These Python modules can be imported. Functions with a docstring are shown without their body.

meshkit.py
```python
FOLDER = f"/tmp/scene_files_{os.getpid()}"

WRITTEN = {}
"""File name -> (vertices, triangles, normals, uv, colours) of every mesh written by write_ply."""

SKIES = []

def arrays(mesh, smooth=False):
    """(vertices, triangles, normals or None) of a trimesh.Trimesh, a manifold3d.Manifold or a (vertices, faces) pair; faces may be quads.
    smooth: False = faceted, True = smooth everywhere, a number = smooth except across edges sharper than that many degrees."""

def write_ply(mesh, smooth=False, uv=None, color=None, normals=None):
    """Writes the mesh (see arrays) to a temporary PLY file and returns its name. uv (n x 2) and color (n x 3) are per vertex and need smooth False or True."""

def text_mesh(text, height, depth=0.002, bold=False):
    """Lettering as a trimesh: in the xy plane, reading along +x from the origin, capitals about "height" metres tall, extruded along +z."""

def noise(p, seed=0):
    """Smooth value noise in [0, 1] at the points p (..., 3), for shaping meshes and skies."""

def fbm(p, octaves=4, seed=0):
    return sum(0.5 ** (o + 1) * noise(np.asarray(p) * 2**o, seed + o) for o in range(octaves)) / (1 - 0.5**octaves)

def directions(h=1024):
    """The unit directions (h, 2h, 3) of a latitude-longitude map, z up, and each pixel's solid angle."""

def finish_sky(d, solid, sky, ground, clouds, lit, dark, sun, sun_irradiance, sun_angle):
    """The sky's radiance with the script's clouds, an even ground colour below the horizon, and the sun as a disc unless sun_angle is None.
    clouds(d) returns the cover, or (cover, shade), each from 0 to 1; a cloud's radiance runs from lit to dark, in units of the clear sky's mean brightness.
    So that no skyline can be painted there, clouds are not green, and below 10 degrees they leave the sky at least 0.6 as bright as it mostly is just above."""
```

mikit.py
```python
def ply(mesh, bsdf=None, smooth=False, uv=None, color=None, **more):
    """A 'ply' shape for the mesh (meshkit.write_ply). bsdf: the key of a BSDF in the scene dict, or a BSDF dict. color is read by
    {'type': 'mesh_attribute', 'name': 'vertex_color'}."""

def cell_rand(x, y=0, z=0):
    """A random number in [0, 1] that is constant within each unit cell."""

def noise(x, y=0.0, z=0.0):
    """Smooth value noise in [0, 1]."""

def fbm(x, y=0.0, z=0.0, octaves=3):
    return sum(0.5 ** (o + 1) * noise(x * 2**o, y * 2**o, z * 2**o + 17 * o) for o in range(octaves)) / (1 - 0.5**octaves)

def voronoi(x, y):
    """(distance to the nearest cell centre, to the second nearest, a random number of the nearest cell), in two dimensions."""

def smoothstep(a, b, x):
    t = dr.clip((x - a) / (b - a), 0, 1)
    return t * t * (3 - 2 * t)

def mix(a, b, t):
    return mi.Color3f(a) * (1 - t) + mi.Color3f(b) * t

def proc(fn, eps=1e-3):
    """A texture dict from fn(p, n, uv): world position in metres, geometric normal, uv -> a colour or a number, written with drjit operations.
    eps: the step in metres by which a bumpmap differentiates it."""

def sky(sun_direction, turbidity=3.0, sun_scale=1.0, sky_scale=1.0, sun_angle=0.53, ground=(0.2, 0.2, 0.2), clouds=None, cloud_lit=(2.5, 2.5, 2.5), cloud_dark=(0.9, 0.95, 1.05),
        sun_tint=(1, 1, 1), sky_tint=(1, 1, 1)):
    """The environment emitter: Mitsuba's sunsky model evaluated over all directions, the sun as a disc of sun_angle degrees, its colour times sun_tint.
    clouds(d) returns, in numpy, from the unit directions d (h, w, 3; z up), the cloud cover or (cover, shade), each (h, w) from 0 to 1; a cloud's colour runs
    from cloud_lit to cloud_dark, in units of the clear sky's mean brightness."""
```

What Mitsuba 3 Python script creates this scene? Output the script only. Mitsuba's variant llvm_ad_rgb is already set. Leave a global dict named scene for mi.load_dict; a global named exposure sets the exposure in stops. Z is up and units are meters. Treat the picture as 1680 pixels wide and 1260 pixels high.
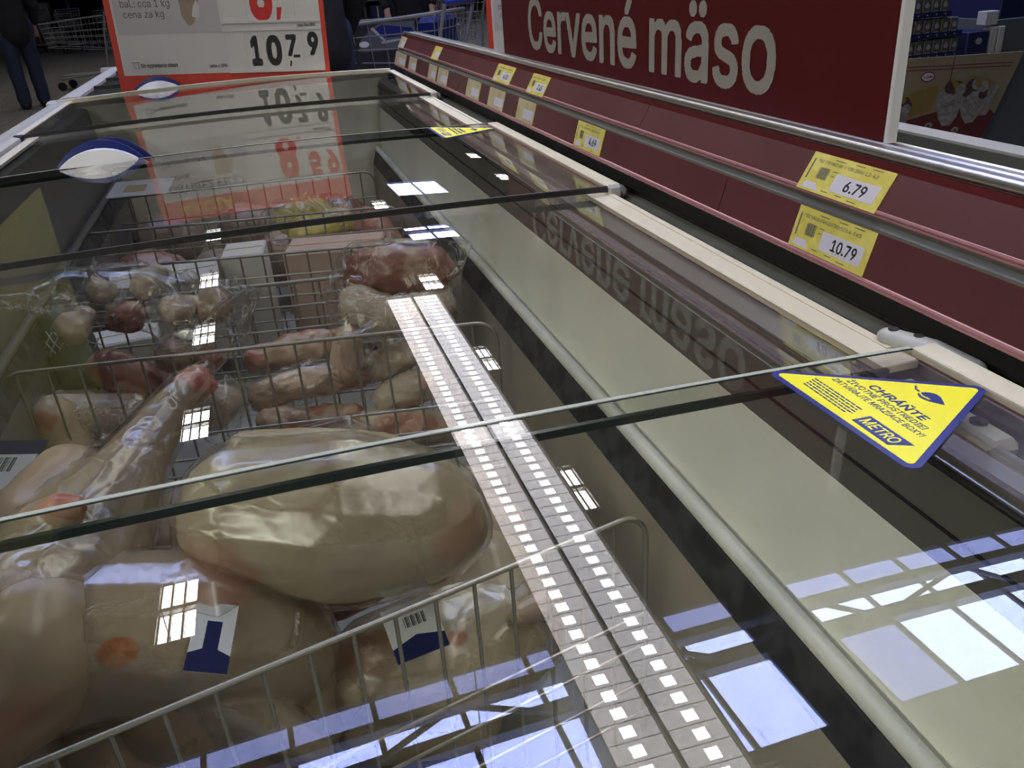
import math, random
import numpy as np, trimesh, manifold3d as m3, mitsuba as mi, mikit, meshkit
import drjit as dr
from mikit import proc, fbm as dfbm, noise as dnoise, smoothstep, mix
from shapely.geometry import Polygon

random.seed(7)
rng = np.random.default_rng(7)
T = mi.ScalarTransform4f
V = np.array
# metres; z = 0 is the plane of the upper glass lids, the shop floor lies at z = -0.9
FLOOR = -0.9
exposure = 0.0
scene, labels = {}, {}

# ------------------------------------------------------------------ camera
FWD, UP = V([.230414, .865134, -.445481]), V([.183558, .410938, .892993])
CAM = V([0, 0, .28])
scene['camera'] = {'type': 'perspective', 'fov': 2 * math.degrees(math.atan(840 / 1360)), 'fov_axis': 'x', 'near_clip': .01, 'far_clip': 200.,
                   'to_world': T().look_at(origin=CAM.tolist(), target=(CAM + FWD).tolist(), up=UP.tolist())}
# the shop has no open sky: daylight comes through the roof windows, the rest from lamps
L_DIFFUSER, L_LED, L_LAMP, L_SKYLIGHT = 2.8, 24., 42., (5.0, 6.0, 13.0)

# ------------------------------------------------------------------ materials
def rgb(c): return {'type': 'rgb', 'value': [float(x) for x in c]}
def prin(name, c, rough=.5, metal=0., spec=.5, coat=0., **k):
    d = {'type': 'principled', 'base_color': c if isinstance(c, dict) else rgb(c), 'roughness': rough, 'metallic': metal, 'specular': spec}
    if coat: d['clearcoat'] = coat; d['clearcoat_gloss'] = k.pop('gloss', .92)
    d.update(k)
    scene[name] = {'type': 'twosided', 'b': d}
    return name
def speck(a, b, s, lo=.35, hi=.7, oct=3):
    return proc(lambda p, n, uv: mix(a, b, smoothstep(lo, hi, dfbm(p.x * s + 40, p.y * s + 40, p.z * s + 40, oct))))

scene['glass'] = {'type': 'thindielectric', 'int_ior': 1.52, 'specular_transmittance': rgb((.92, .93, .88))}
scene['film'] = {'type': 'blendbsdf', 'weight': .10, 'a': {'type': 'thindielectric', 'int_ior': 1.22}, 'b': {'type': 'twosided', 'b': {'type': 'roughconductor', 'alpha': .07, 'specular_reflectance': rgb((.85, .85, .82))}}}
GLASS, FILM = 'glass', 'film'
EDGE = prin('glass_edge_dark', (.012, .022, .02), .25)
EDGEL = prin('glass_edge_bright', (.42, .44, .38), .15, coat=.5)  # pale colour carries the light caught along the far glass edges
GASKET = prin('gasket_black', (.012, .012, .012), .5)
CREAM = prin('cream_plastic', speck((.53, .495, .39), (.58, .545, .44), 9), .4)
FRAME = prin('frame_grey_white', (.38, .375, .345), .4)
CAPG = prin('cap_grey', (.33, .33, .32), .4)
TRACK = prin('track_grey', speck((.15, .155, .13), (.2, .2, .17), 14), .5)
BLACK = prin('black_plastic', (.015, .015, .013), .5)
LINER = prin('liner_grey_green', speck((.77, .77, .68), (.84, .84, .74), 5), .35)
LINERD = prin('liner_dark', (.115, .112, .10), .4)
LINERT = prin('liner_tan', speck((.24, .215, .175), (.30, .27, .22), 4), .45)
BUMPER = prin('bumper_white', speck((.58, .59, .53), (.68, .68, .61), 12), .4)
VENT = prin('vent_black', speck((.02, .022, .024), (.045, .047, .05), 30), .5)
TRAYF = prin('liner_floor', speck((.24, .24, .21), (.32, .32, .28), 6), .45)
BODY = prin('freezer_body', (.45, .46, .47), .4)
BURG = prin('burgundy_strip', speck((.066, .0145, .016), (.08, .019, .021), 4), .38, spec=.7, coat=.7, gloss=.75)
PINK = prin('pink_lip', (.36, .17, .19), .25)
CHROME = prin('brushed_aluminium', (.62, .61, .58), .28, metal=.9)
ALU2 = prin('dull_metal', (.10, .098, .08), .5)
REDS = prin('banner_red', (.068, .007, .0075), .6, spec=.15)
GREYT = prin('banner_letter_grey', (.27, .25, .215), .6)
WHITEP = prin('white_board', (.60, .585, .57), .5)
SIGNR = prin('sign_red', (.62, .06, .035), .45)
CARDL = prin('card_lilac', (.48, .46, .475), .5)
SLOT = prin('price_slot_white', (.63, .615, .59), .4)
INK = prin('ink_black', (.012, .012, .012), .5)
INKG = prin('ink_grey', (.10, .09, .09), .5)
INKR = prin('ink_red', (.58, .03, .03), .5)
INKY = prin('ink_yellow', (.75, .5, .04), .5)
TAGY = prin('tag_yellow', speck((.52, .45, .085), (.60, .53, .135), 60), .45)
TAGF = prin('tag_faded', speck((.40, .345, .19), (.46, .405, .235), 60), .45)
TAGW = prin('tag_white', (.52, .50, .56), .4)
STY = prin('sticker_yellow', (.86, .80, .03), .3, coat=.6)
STB = prin('sticker_blue', (.022, .03, .19), .3, coat=.6)
HWHITE = prin('handle_white', (.72, .72, .72), .22, coat=.4)
HBLUE = prin('handle_blue', (.008, .018, .12), .3)
WIRE = prin('wire_zinc', (.42, .40, .36), .35, metal=.75)
def meat(name, a, b, pink, s=9., amount=.62, rough=.32, coat=.35):
    def f(p, n, uv):
        base = mix(a, b, smoothstep(.3, .7, dfbm(p.x * s + 9, p.y * s + 5, p.z * s + 3, 3)))
        k = smoothstep(amount, amount + .16, dfbm(p.x * s * .9 + 31, p.y * s * .9 + 11, p.z * s * .9 + 70, 3))
        return mix([0, 0, 0], [1, 1, 1], 0) + base * (1 - k) + mi.Color3f(pink) * k
    return prin(name, proc(f), rough, coat=coat)
SKIN = meat('pork_skin', (.24, .185, .125), (.30, .235, .16), (.27, .145, .10))
SKINP = meat('pork_skin_pink', (.28, .20, .145), (.33, .25, .18), (.31, .165, .125), amount=.6)
SKING = meat('pork_skin_yellow', (.325, .27, .18), (.38, .325, .22), (.33, .20, .135), amount=.58)
FAT = meat('pork_fat', (.42, .35, .28), (.47, .41, .335), (.38, .20, .15), s=16, amount=.58)
RIB = meat('pork_rib', (.40, .29, .22), (.45, .345, .265), (.36, .15, .115), s=22, amount=.58)
REDM = meat('red_meat', (.20, .075, .055), (.28, .13, .10), (.42, .28, .21), s=20, amount=.5)
CUT = meat('cut_face', (.44, .21, .16), (.48, .27, .21), (.36, .09, .07), s=40, amount=.55)
STAMP = prin('stamp_orange', speck((.30, .10, .03), (.38, .17, .07), 120), .35, coat=.3)
LBLUE = prin('label_blue', (.008, .011, .06), .5, spec=.08)
LABELW = prin('label_white', (.36, .37, .37), .35)
CARTON = prin('carton_white', (.60, .59, .56), .6)
CARTONP = prin('carton_pink', (.50, .36, .31), .6)
POLYB = prin('yellow_bag', speck((.45, .38, .10), (.55, .46, .2), 30), .3)
HOUS = prin('lamp_housing', (.10, .10, .11), .5)
FIN = prin('lamp_fin', (.75, .75, .76), .4)
CEIL = prin('ceiling_deck', proc(lambda p, n, uv: mix((.10, .095, .085), (.16, .155, .14), smoothstep(.3, .7, dr.abs(dr.sin(p.x * 18))))), .7)
STEEL = prin('roof_steel', (.045, .045, .05), .5)
WALLM = prin('wall_dark', speck((.05, .05, .052), (.08, .08, .08), .8), .8)
FLOORM = prin('floor_tiles', proc(lambda p, n, uv: mix((.15, .14, .125), (.19, .18, .16), dfbm(p.x * 3 + 50, p.y * 3 + 50, 0, 3)) * (1 - .35 * dr.maximum(smoothstep(.47, .5, dr.abs(p.x / .5 - dr.round(p.x / .5))), smoothstep(.47, .5, dr.abs(p.y / .5 - dr.round(p.y / .5)))))), .35)

# ------------------------------------------------------------------ helpers
def label(key, text=None, cat=None, group=None, kind=None):
    d = labels.setdefault(key, {})
    for k, v in (('label', text), ('category', cat), ('group', group), ('kind', kind)):
        if v: d[k] = v
def free(key):
    if key not in scene and key not in labels: return key
    i = 1
    while f'{key}_{i:03d}' in scene or f'{key}_{i:03d}' in labels: i += 1
    return f'{key}_{i:03d}'
def thing(name, text, cat, group=None):
    k = free(name); label(k, text, cat, group); return k
def add(name, mesh, mat, parent=None, smooth=False, text=None, **more):
    k = free(f'{parent}__{name}' if parent else name)
    scene[k] = mikit.ply(mesh, mat, smooth=smooth, **more)
    if text: label(k, text)
    return k
def struct(name, mesh, mat, text=None, smooth=False):
    k = add(name, mesh, mat, None, smooth); label(k, text, None, None, 'structure'); return k
def cat(ms): return trimesh.util.concatenate([m for m in ms if m is not None])
def tm(man):
    m = man.to_mesh(); return trimesh.Trimesh(V(m.vert_properties)[:, :3], V(m.tri_verts), process=False)
def box(x0, x1, y0, y1, z0, z1, b=0.):
    if b <= 0:
        m = trimesh.creation.box(extents=(x1 - x0, y1 - y0, z1 - z0)); m.apply_translation(((x0 + x1) / 2, (y0 + y1) / 2, (z0 + z1) / 2)); return m
    b = min(b, (x1 - x0) / 2.01, (y1 - y0) / 2.01, (z1 - z0) / 2.01)
    P = []
    for X, sx in ((x0, 1), (x1, -1)):
        for Y, sy in ((y0, 1), (y1, -1)):
            for Z, sz in ((z0, 1), (z1, -1)):
                P += [(X + sx * b, Y, Z + 0 * b + sz * b), (X, Y + sy * b, Z + sz * b), (X + sx * b, Y + sy * b, Z)]
    return tm(m3.Manifold.hull_points(V(P, dtype=np.float32)))
def along_y(poly, y0, y1):
    """a profile in (x, z) swept along y"""
    m = trimesh.creation.extrude_polygon(Polygon(poly), y1 - y0, engine='earcut')
    v = V(m.vertices); m = trimesh.Trimesh(np.c_[v[:, 0], y0 + v[:, 2], v[:, 1]], m.faces[:, ::-1], process=False); return m
def tube(pts, r, n=7, cap=True):
    P = V(pts, dtype=float); N = len(P)
    t = np.gradient(P, axis=0) if N > 2 else np.tile(P[1] - P[0], (2, 1))
    if N > 2:
        d = np.diff(P, axis=0); d /= np.linalg.norm(d, axis=1)[:, None]
        t[0], t[-1] = d[0], d[-1]; t[1:-1] = d[:-1] + d[1:]
    t /= np.linalg.norm(t, axis=1)[:, None]
    ref = V([0, 0, 1.]) if abs(t[0][2]) < .9 else V([1., 0, 0])
    u = np.cross(t[0], ref); u /= np.linalg.norm(u); a = np.arange(n) * 2 * math.pi / n
    R = np.broadcast_to(V(r, dtype=float), (N,)); v = []
    for i in range(N):
        u = u - t[i] * (u @ t[i]); u /= np.linalg.norm(u); w = np.cross(t[i], u)
        v.append(P[i] + R[i] * (np.cos(a)[:, None] * u + np.sin(a)[:, None] * w))
    v = np.vstack(v); f = []
    for i in range(N - 1):
        for j in range(n):
            q = (i * n + j, i * n + (j + 1) % n, (i + 1) * n + (j + 1) % n, (i + 1) * n + j); f += [(q[0], q[1], q[2]), (q[0], q[2], q[3])]
    if cap:
        v = np.vstack([v, P[0], P[-1]])
        for j in range(n):
            f += [(N * n, (j + 1) % n, j), (N * n + 1, (N - 1) * n + j, (N - 1) * n + (j + 1) % n)]
    return trimesh.Trimesh(v, f, process=False)
def place(mesh, o, ex, ey):
    o, ex, ey = V(o, dtype=float), V(ex, dtype=float), V(ey, dtype=float)
    v = V(mesh.vertices); ez = np.cross(ex, ey); ez /= np.linalg.norm(ez)
    return trimesh.Trimesh(o + v[:, :1] * ex + v[:, 1:2] * ey + v[:, 2:3] * ez, mesh.faces, process=False)
_txt = {}
def text(s, h, w=None, bold=False, depth=.0006):
    key = (s, bold)
    if key not in _txt: _txt[key] = meshkit.text_mesh(s, 1.0, 1.0, bold)
    m = _txt[key].copy(); v = V(m.vertices); v[:, 0] -= v[:, 0].min()
    k = h if w is None else w / v[:, 0].max()
    m.vertices = np.c_[v[:, 0] * k, v[:, 1] * h, v[:, 2] * depth]; return m
def flat(poly, depth=.0006, z=0., hole=None):
    m = trimesh.creation.extrude_polygon(Polygon(poly, hole or []), depth, engine='earcut'); m.apply_translation((0, 0, z)); return m
def rect(x0, y0, x1, y1, depth=.0006, z=0.): return flat([(x0, y0), (x1, y0), (x1, y1), (x0, y1)], depth, z)
def ball(r, n=10):
    return trimesh.creation.icosphere(subdivisions=2, radius=r)
def spheres(chains, grow=0., squash=None):
    out = []
    for c in chains:
        S = [m3.Manifold.sphere(max(r + grow, .004), 20).translate((x, y, z)) for x, y, z, r in c]
        out += [m3.Manifold.batch_hull([a, b]) for a, b in zip(S, S[1:])] if len(S) > 1 else S
    return m3.Manifold.batch_boolean(out, m3.OpType.Add)
def blob(chains, edge=.009, smooth=14, bump=.004, freq=22., seed=1, grow=0.):
    m = tm(spheres(chains, grow).refine_to_length(edge)); m.merge_vertices()
    trimesh.smoothing.filter_taubin(m, iterations=smooth)
    if bump:
        n = V(m.vertex_normals); v = V(m.vertices)
        m.vertices = v + n * ((meshkit.fbm(v * freq + 30, 3, seed) - .5) * 2 * bump)[:, None]
    return m
def film_bag(chains, grow=.012, seed=1, edge=.004, crease=.007, tails=(), freq=26., hull=True, lump=.2):
    """a crumpled sheet of clear film around what the chains describe: taut between its high points, with sharp creases"""
    if hull:
        S = [m3.Manifold.sphere(r + grow, 20).translate((x, y, z)) for c in chains for x, y, z, r in c]
        M = m3.Manifold.batch_hull(S)
    else: M = spheres(chains, grow)
    for t in tails: M = M + spheres([t])
    m = tm(M.refine_to_length(edge)); m.merge_vertices()
    trimesh.smoothing.filter_taubin(m, iterations=6)
    v, n = V(m.vertices), V(m.vertex_normals)
    # folds: thin raised lines where a warped noise field crosses its middle, only in patches; between them the film lies taut
    warp = np.stack([meshkit.noise(v * freq * .8 + 7 + k, seed + k) for k in (3, 9, 14)], 1) - .5
    d = np.zeros(len(v))
    for j, (f1, wd, am) in enumerate(((.55, .055, 1.), (.9, .07, .7), (1.5, .10, .45))):
        q = (v + warp * .05) * freq * f1 * V([1., .8, 1.1]) + 31 * j
        g = np.abs(meshkit.noise(q, seed + 20 + j) - .5)
        on = meshkit.noise(v * freq * .45 + 50 + 9 * j, seed + 40 + j)
        d += am * np.exp(-(g / (wd * .5)) ** 2) * np.clip((on - .42) * 5, 0, 1)
    d = crease * d - lump * crease + .0009 * (meshkit.fbm(v * 75, 2, seed + 60) - .5)
    m.vertices = v + n * d[:, None]
    return m

# ------------------------------------------------------------------ the shop's shell
struct('floor', box(-16, 18, -6, 46, FLOOR - .1, FLOOR), FLOORM, 'dark grey tiled shop floor')
struct('ceiling', box(-16, 18, -6, 46, 5.4, 5.5), CEIL, 'dark ribbed metal roof deck above the lamps')
struct('wall_back', box(-16, 18, 45.8, 46, FLOOR, 5.4), WALLM, 'dark far wall of the shop')
struct('wall_left', box(-16.2, -16, -6, 46, FLOOR, 5.4), WALLM, 'dark wall of the shop on the left')
struct('wall_right', box(18, 18.2, -6, 46, FLOOR, 5.4), WALLM, 'dark wall of the shop on the right')
struct('wall_rear', box(-16, 18, -6.2, -6, FLOOR, 5.4), WALLM, 'dark wall behind the camera')

def turn(m, a=.05):
    v = V(m.vertices); c, s = math.cos(a), math.sin(a); w = v.copy()
    w[:, 0], w[:, 1] = c * v[:, 0] - s * v[:, 1], s * v[:, 0] + c * v[:, 1]
    return trimesh.Trimesh(w, m.faces, process=False)
def emit(name, mesh, rad, parent, weight, mat=None):
    k = free(f'{parent}__{name}')
    scene[k] = mikit.ply(mesh, mat or HOUS, emitter={'type': 'area', 'radiance': rgb(rad), 'sampling_weight': float(weight)}); return k
def down(x0, x1, y0, y1, z):
    return trimesh.Trimesh([(x0, y0, z), (x1, y0, z), (x1, y1, z), (x0, y1, z)], [(0, 2, 1), (0, 3, 2)], process=False)
# roof windows: glazed strips with daylight behind, in steel frames
def roof_window(idx, rows, x0, x1, step, skip, dim):
    k = f'window_{idx}'; label(k, None, None, None, 'structure')
    for (ya, yb, f) in rows:
        x = x0
        while x < x1 - .1:
            xe = min(x + step, x1)
            if not any(a < (x + xe) / 2 < b for a, b in skip):
                ff = f * (dim[2] if ya == rows[0][0] and dim[0] < (x + xe) / 2 < dim[1] else 1.)
                emit('pane', turn(down(x + .02, xe - .02, ya, yb, 4.5)), [c * ff for c in L_SKYLIGHT], k, .5 * (xe - x) * (yb - ya) * ff)
            x = xe
    y0, y1 = rows[0][0], rows[-1][1]
    fr = [box(x0 - .1, x1 + .1, a, b, 4.46, 4.62) for a, b in zip([y0 - .12] + [r[1] + .002 for r in rows], [r[0] - .002 for r in rows] + [y1 + .12])]
    add('frame', turn(cat(fr)), STEEL, k)
    for i in range(int((x1 - x0) / step) + 1):
        add('mullion', turn(box(x0 + i * step - .02, x0 + i * step + .02, y0, y1, 4.47, 4.6)), STEEL, k)
    add('curb', turn(cat([box(x0 - .12, x1 + .12, y0 - .14, y0 - .1, 4.5, 5.4), box(x0 - .12, x1 + .12, y1 + .1, y1 + .14, 4.5, 5.4)])), STEEL, k)
roof_window(1, [(3.22, 3.92, 1.), (4.10, 4.30, 1.), (4.36, 4.62, .28)], -1.6, 7.7, .62, [(3.3, 3.7)], (3.7, 4.5, .25))
roof_window(2, [(16.4, 17.5, 1.)], 3.5, 4.6, .55, [], (0, 0, 1))
roof_window(3, [(20.4, 22.0, .7)], 4.1, 5.5, .7, [], (0, 0, 1))
def truss(y, x0, x1, n, text_):
    k = thing('roof_truss', text_, 'roof truss')
    add('bottom_chord', turn(box(x0, x1, y - .04, y + .04, 4.02, 4.1)), STEEL, k)
    add('top_chord', turn(box(x0, x1, y - .04, y + .04, 4.4, 4.46)), STEEL, k)
    for i in range(n):
        a, b = x0 + (x1 - x0) * i / n, x0 + (x1 - x0) * (i + 1) / n; m = (a + b) / 2
        add('web', turn(cat([tube([(a, y, 4.06), (m, y, 4.42)], .022, 6), tube([(m, y, 4.42), (b, y, 4.06)], .022, 6)])), STEEL, k)
truss(3.95, -2.2, 8.2, 7, 'dark steel roof truss mirrored in the nearest glass lid')
truss(16.9, 2.4, 8.2, 4, 'dark steel roof truss seen mirrored in the third glass lid, far down the shop')

# lamps in a grid over the shop: louvred boxes of two by three cells
def louvre_lamp(x, y, text_, cells):
    k = thing('louvre_lamp', text_, 'ceiling lamp', 'louvre lamps in the ceiling grid')
    w, l = .34, .86
    hous = [box(x - w / 2, x + w / 2, y - l / 2, y + l / 2, 4.56, 4.7)]
    hous += [box(x - w / 2 - .02, x - w / 2, y - l / 2, y + l / 2, 4.5, 4.7), box(x + w / 2, x + w / 2 + .02, y - l / 2, y + l / 2, 4.5, 4.7),
             box(x - w / 2, x + w / 2, y - l / 2 - .02, y - l / 2, 4.5, 4.7), box(x - w / 2, x + w / 2, y + l / 2, y + l / 2 + .02, 4.5, 4.7), box(x - w / 2, x + w / 2, y - .025, y + .025, 4.5, 4.56)]
    add('housing', cat(hous), HOUS, k)
    for s in (-1, 1): add('louvre', box(x + s * w / 6 - .010, x + s * w / 6 + .010, y - l / 2, y + l / 2, 4.51, 4.56), FIN, k)
    add('cable', cat([tube([(x, y - .3, 4.7), (x, y - .3, 5.4)], .006, 5), tube([(x, y + .3, 4.7), (x, y + .3, 5.4)], .006, 5)]), STEEL, k)
    if cells:
        for i in (-1, 0, 1):
            for j in (-1, 1):
                cx, cy = x + i * w / 3, y + j * l / 4
                emit('lamp_cell', down(cx - .043, cx + .043, cy - .18, cy + .18, 4.545), [L_LAMP, L_LAMP * .97, L_LAMP * .88], k, .12)
    else: emit('lamp_cell', down(x - .15, x + .15, y - .38, y + .38, 4.545), [L_LAMP * .8, L_LAMP * .78, L_LAMP * .7], k, .5)
for j, y in enumerate((6.29, 9.88, 13.0, 15.8, 19.05)):
    louvre_lamp(-1.5, y, 'bright louvre lamp above the left aisle, its reflection ' + ('nearest', 'second', 'third', 'fourth', 'farthest')[j] + ' of the left row', True)
for j, y in enumerate((6.83, 10.4, 13.97)):
    louvre_lamp(2.5, y, 'louvre lamp mirrored ' + ('beside the near half of the long light strip', 'beside the middle of the long light strip', 'just past the far end of the long light strip')[j], True)
for j, y in enumerate((22.6, 26.05)):
    louvre_lamp(6.5, y, ('nearer', 'farther')[j] + ' of two small lamp reflections on the third lid', True)
for x, y in ((-1.5, 2.6), (-1.5, -1.), (2.5, 3.1), (-5.6, 2.), (-5.6, 8.), (-5.6, 15.), (6.5, 6.95), (6.5, 13.), (2.5, 20.), (-9.6, -1.), (-9.6, 4.), (-9.6, 9.), (-13.5, 1.), (-13.5, 6.)):  # out of view; left columns light the inner wall, one glints on the sticker
    louvre_lamp(x, y, 'louvre lamp of the grid outside the mirrored part of the ceiling', False)

# the long light strip above the freezers: two rows of small lenses between reflector fins
LZ = 1.4
k = thing('light_strip', 'long twin row white light strip mirrored down the middle of the glass lids', 'light')
X0, X1, YA, YB = .540, .852, -1.3, 4.66
add('housing', cat([box(X0, X1, YA, YB, LZ + .012, LZ + .07), box(X0 - .006, X0, YA, YB, LZ - .02, LZ + .07), box(X1, X1 + .006, YA, YB, LZ - .02, LZ + .07),
                    box(X0, X1, YB, YB + .006, LZ - .02, LZ + .07)]), HOUS, k)
add('center_gap', box(.692, .702, YA, YB, LZ - .018, LZ + .012), HOUS, k)
add('suspension', cat([tube([(.697, y, LZ + .07), (.697, y, 5.4)], .004, 5) for y in (-.5, 1.6, 3.8)]), STEEL, k)
for a, b, t in ((X0 + .001, .6915, (1., .93, .93)), (.7025, X1 - .001, (.97, .95, 1.0))):
    emit('diffuser', down(a, b, YA, YB, LZ), [L_DIFFUSER * c for c in t], k, 9.)
n = int((YB - .9 + 2.2) / .059)
for xc_ in (.612, .785):
    for i in range(n):
        y = YB - .04 - i * .059
        if y < YA + .03: break
        emit('led_lens', down(xc_ - .018, xc_ + .018, y - .017, y + .017, LZ - .001), [L_LED] * 3, k, .012)
for a, b in ((X0 + .001, .691), (.703, X1 - .001)):
    y = YB - .0695
    while y > YA:
        add('fin', box(a, b, y - .0011, y + .0011, LZ - .0028, LZ - .0012), FIN, k); y -= .059

k = thing('light_strip', 'light strip over the left aisle, ending short of the mirrored part of the ceiling', 'light')  # out of view; place and strength chosen to brighten the pale inner wall
add('housing', box(-3.2, -2.8, -4.5, .9, 1.915, 1.97), HOUS, k)
emit('diffuser', down(-3.19, -2.81, -4.49, .89, 1.91), [34. * c for c in (1., .99, .93)], k, 5.)
add('suspension', cat([tube([(-3., y, 1.97), (-3., y, 5.4)], .004, 5) for y in (-3.5, -.5)]), STEEL, k)

# ------------------------------------------------------------------ the chest freezer
XC, HW, SAG = -.057, .5025, .0103
def zarch(x): return SAG * (1 - ((x - XC) / HW) ** 2)
FZ = thing('chest_freezer', 'long white chest freezer with sliding curved glass lids, filled with frozen pork', 'freezer')
mir = lambda P: [(2 * XC - x, z) for x, z in P]
Y0, Y1 = -.45, 3.04
wall = [(.425, -.02), (.408, -.03), (.403, -.085), (.402, -.116)]
light = [(.402, -.116), (.3985, -.15), (.3955, -.18), (.3925, -.20), (.3895, -.217), (.3895, -.245), (.385, -.255)]
def skin(P, y0, y1, flip=False):
    n = len(P); v = [(x, y0, z) for x, z in P] + [(x, y1, z) for x, z in P]
    f = [(i, i + 1, n + i + 1) for i in range(n - 1)] + [(i, n + i + 1, n + i) for i in range(n - 1)]
    f = V(f); return trimesh.Trimesh(v, f[:, ::-1] if flip else f, process=False)
add('upper_liner', skin(wall, Y0, Y1), LINERD, FZ, text='dark band of the inner wall under the right rail')
add('upper_liner', skin(mir(wall), Y0, Y1), LINERD, FZ)
add('liner_ridge', cat([box(.4015, .4075, Y0, Y1, z - .0012, z + .0012) for z in (-.045, -.088)]), GASKET, FZ)
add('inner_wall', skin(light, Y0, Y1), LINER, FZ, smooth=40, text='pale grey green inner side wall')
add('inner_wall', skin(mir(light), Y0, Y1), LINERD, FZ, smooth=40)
for s in (0, 1):
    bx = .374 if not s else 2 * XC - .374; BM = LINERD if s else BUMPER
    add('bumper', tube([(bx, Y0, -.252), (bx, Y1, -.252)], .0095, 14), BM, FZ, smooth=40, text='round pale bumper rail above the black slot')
    P = [(.385, -.255), (.366, -.262), (.3525, -.302)]; Q = [(.3525, -.302), (.345, -.60)]
    add('air_slot', skin(P if not s else mir(P), Y0, Y1), VENT, FZ, text='black air slot')
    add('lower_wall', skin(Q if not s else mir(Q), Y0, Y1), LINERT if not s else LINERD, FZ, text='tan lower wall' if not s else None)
add('inner_floor', box(-.50, .39, Y0, Y1, -.62, -.60), TRAYF, FZ)
add('end_wall', cat([box(-.55, .43, Y1 - .02, Y1, -.62, -.02), box(-.55, .43, Y0, Y0 + .02, -.62, -.02)]), LINER, FZ)
add('outer_body', cat([box(-.655, -.56, Y0, Y1 + .02, -.8, -.05), box(.44, .53, Y0, Y1 + .02, -.8, -.07), box(-.655, .53, Y0, Y1 + .02, -.85, -.64), box(-.655, .53, Y1, Y1 + .02, -.8, -.06), box(-.655, .53, Y0 - .02, Y0, -.8, -.06)]), BODY, FZ)
add('plinth', box(-.6, .5, Y0 + .02, Y1, FLOOR, -.85), BLACK, FZ)
# left frame: a rounded white profile
lf = [(-.561, -.03), (-.561, -.004), (-.575, .0), (-.60, .0), (-.625, -.003), (-.645, -.012), (-.657, -.03), (-.660, -.06), (-.660, -.10), (-.561, -.10)]
add('left_frame', along_y(lf, Y0, Y1), FRAME, FZ, text='grey white rounded edge profile on the customer side')
add('left_groove', along_y([(-.592, .0005), (-.589, .0015), (-.586, .0005)], Y0, Y1), CAPG, FZ)
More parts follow.
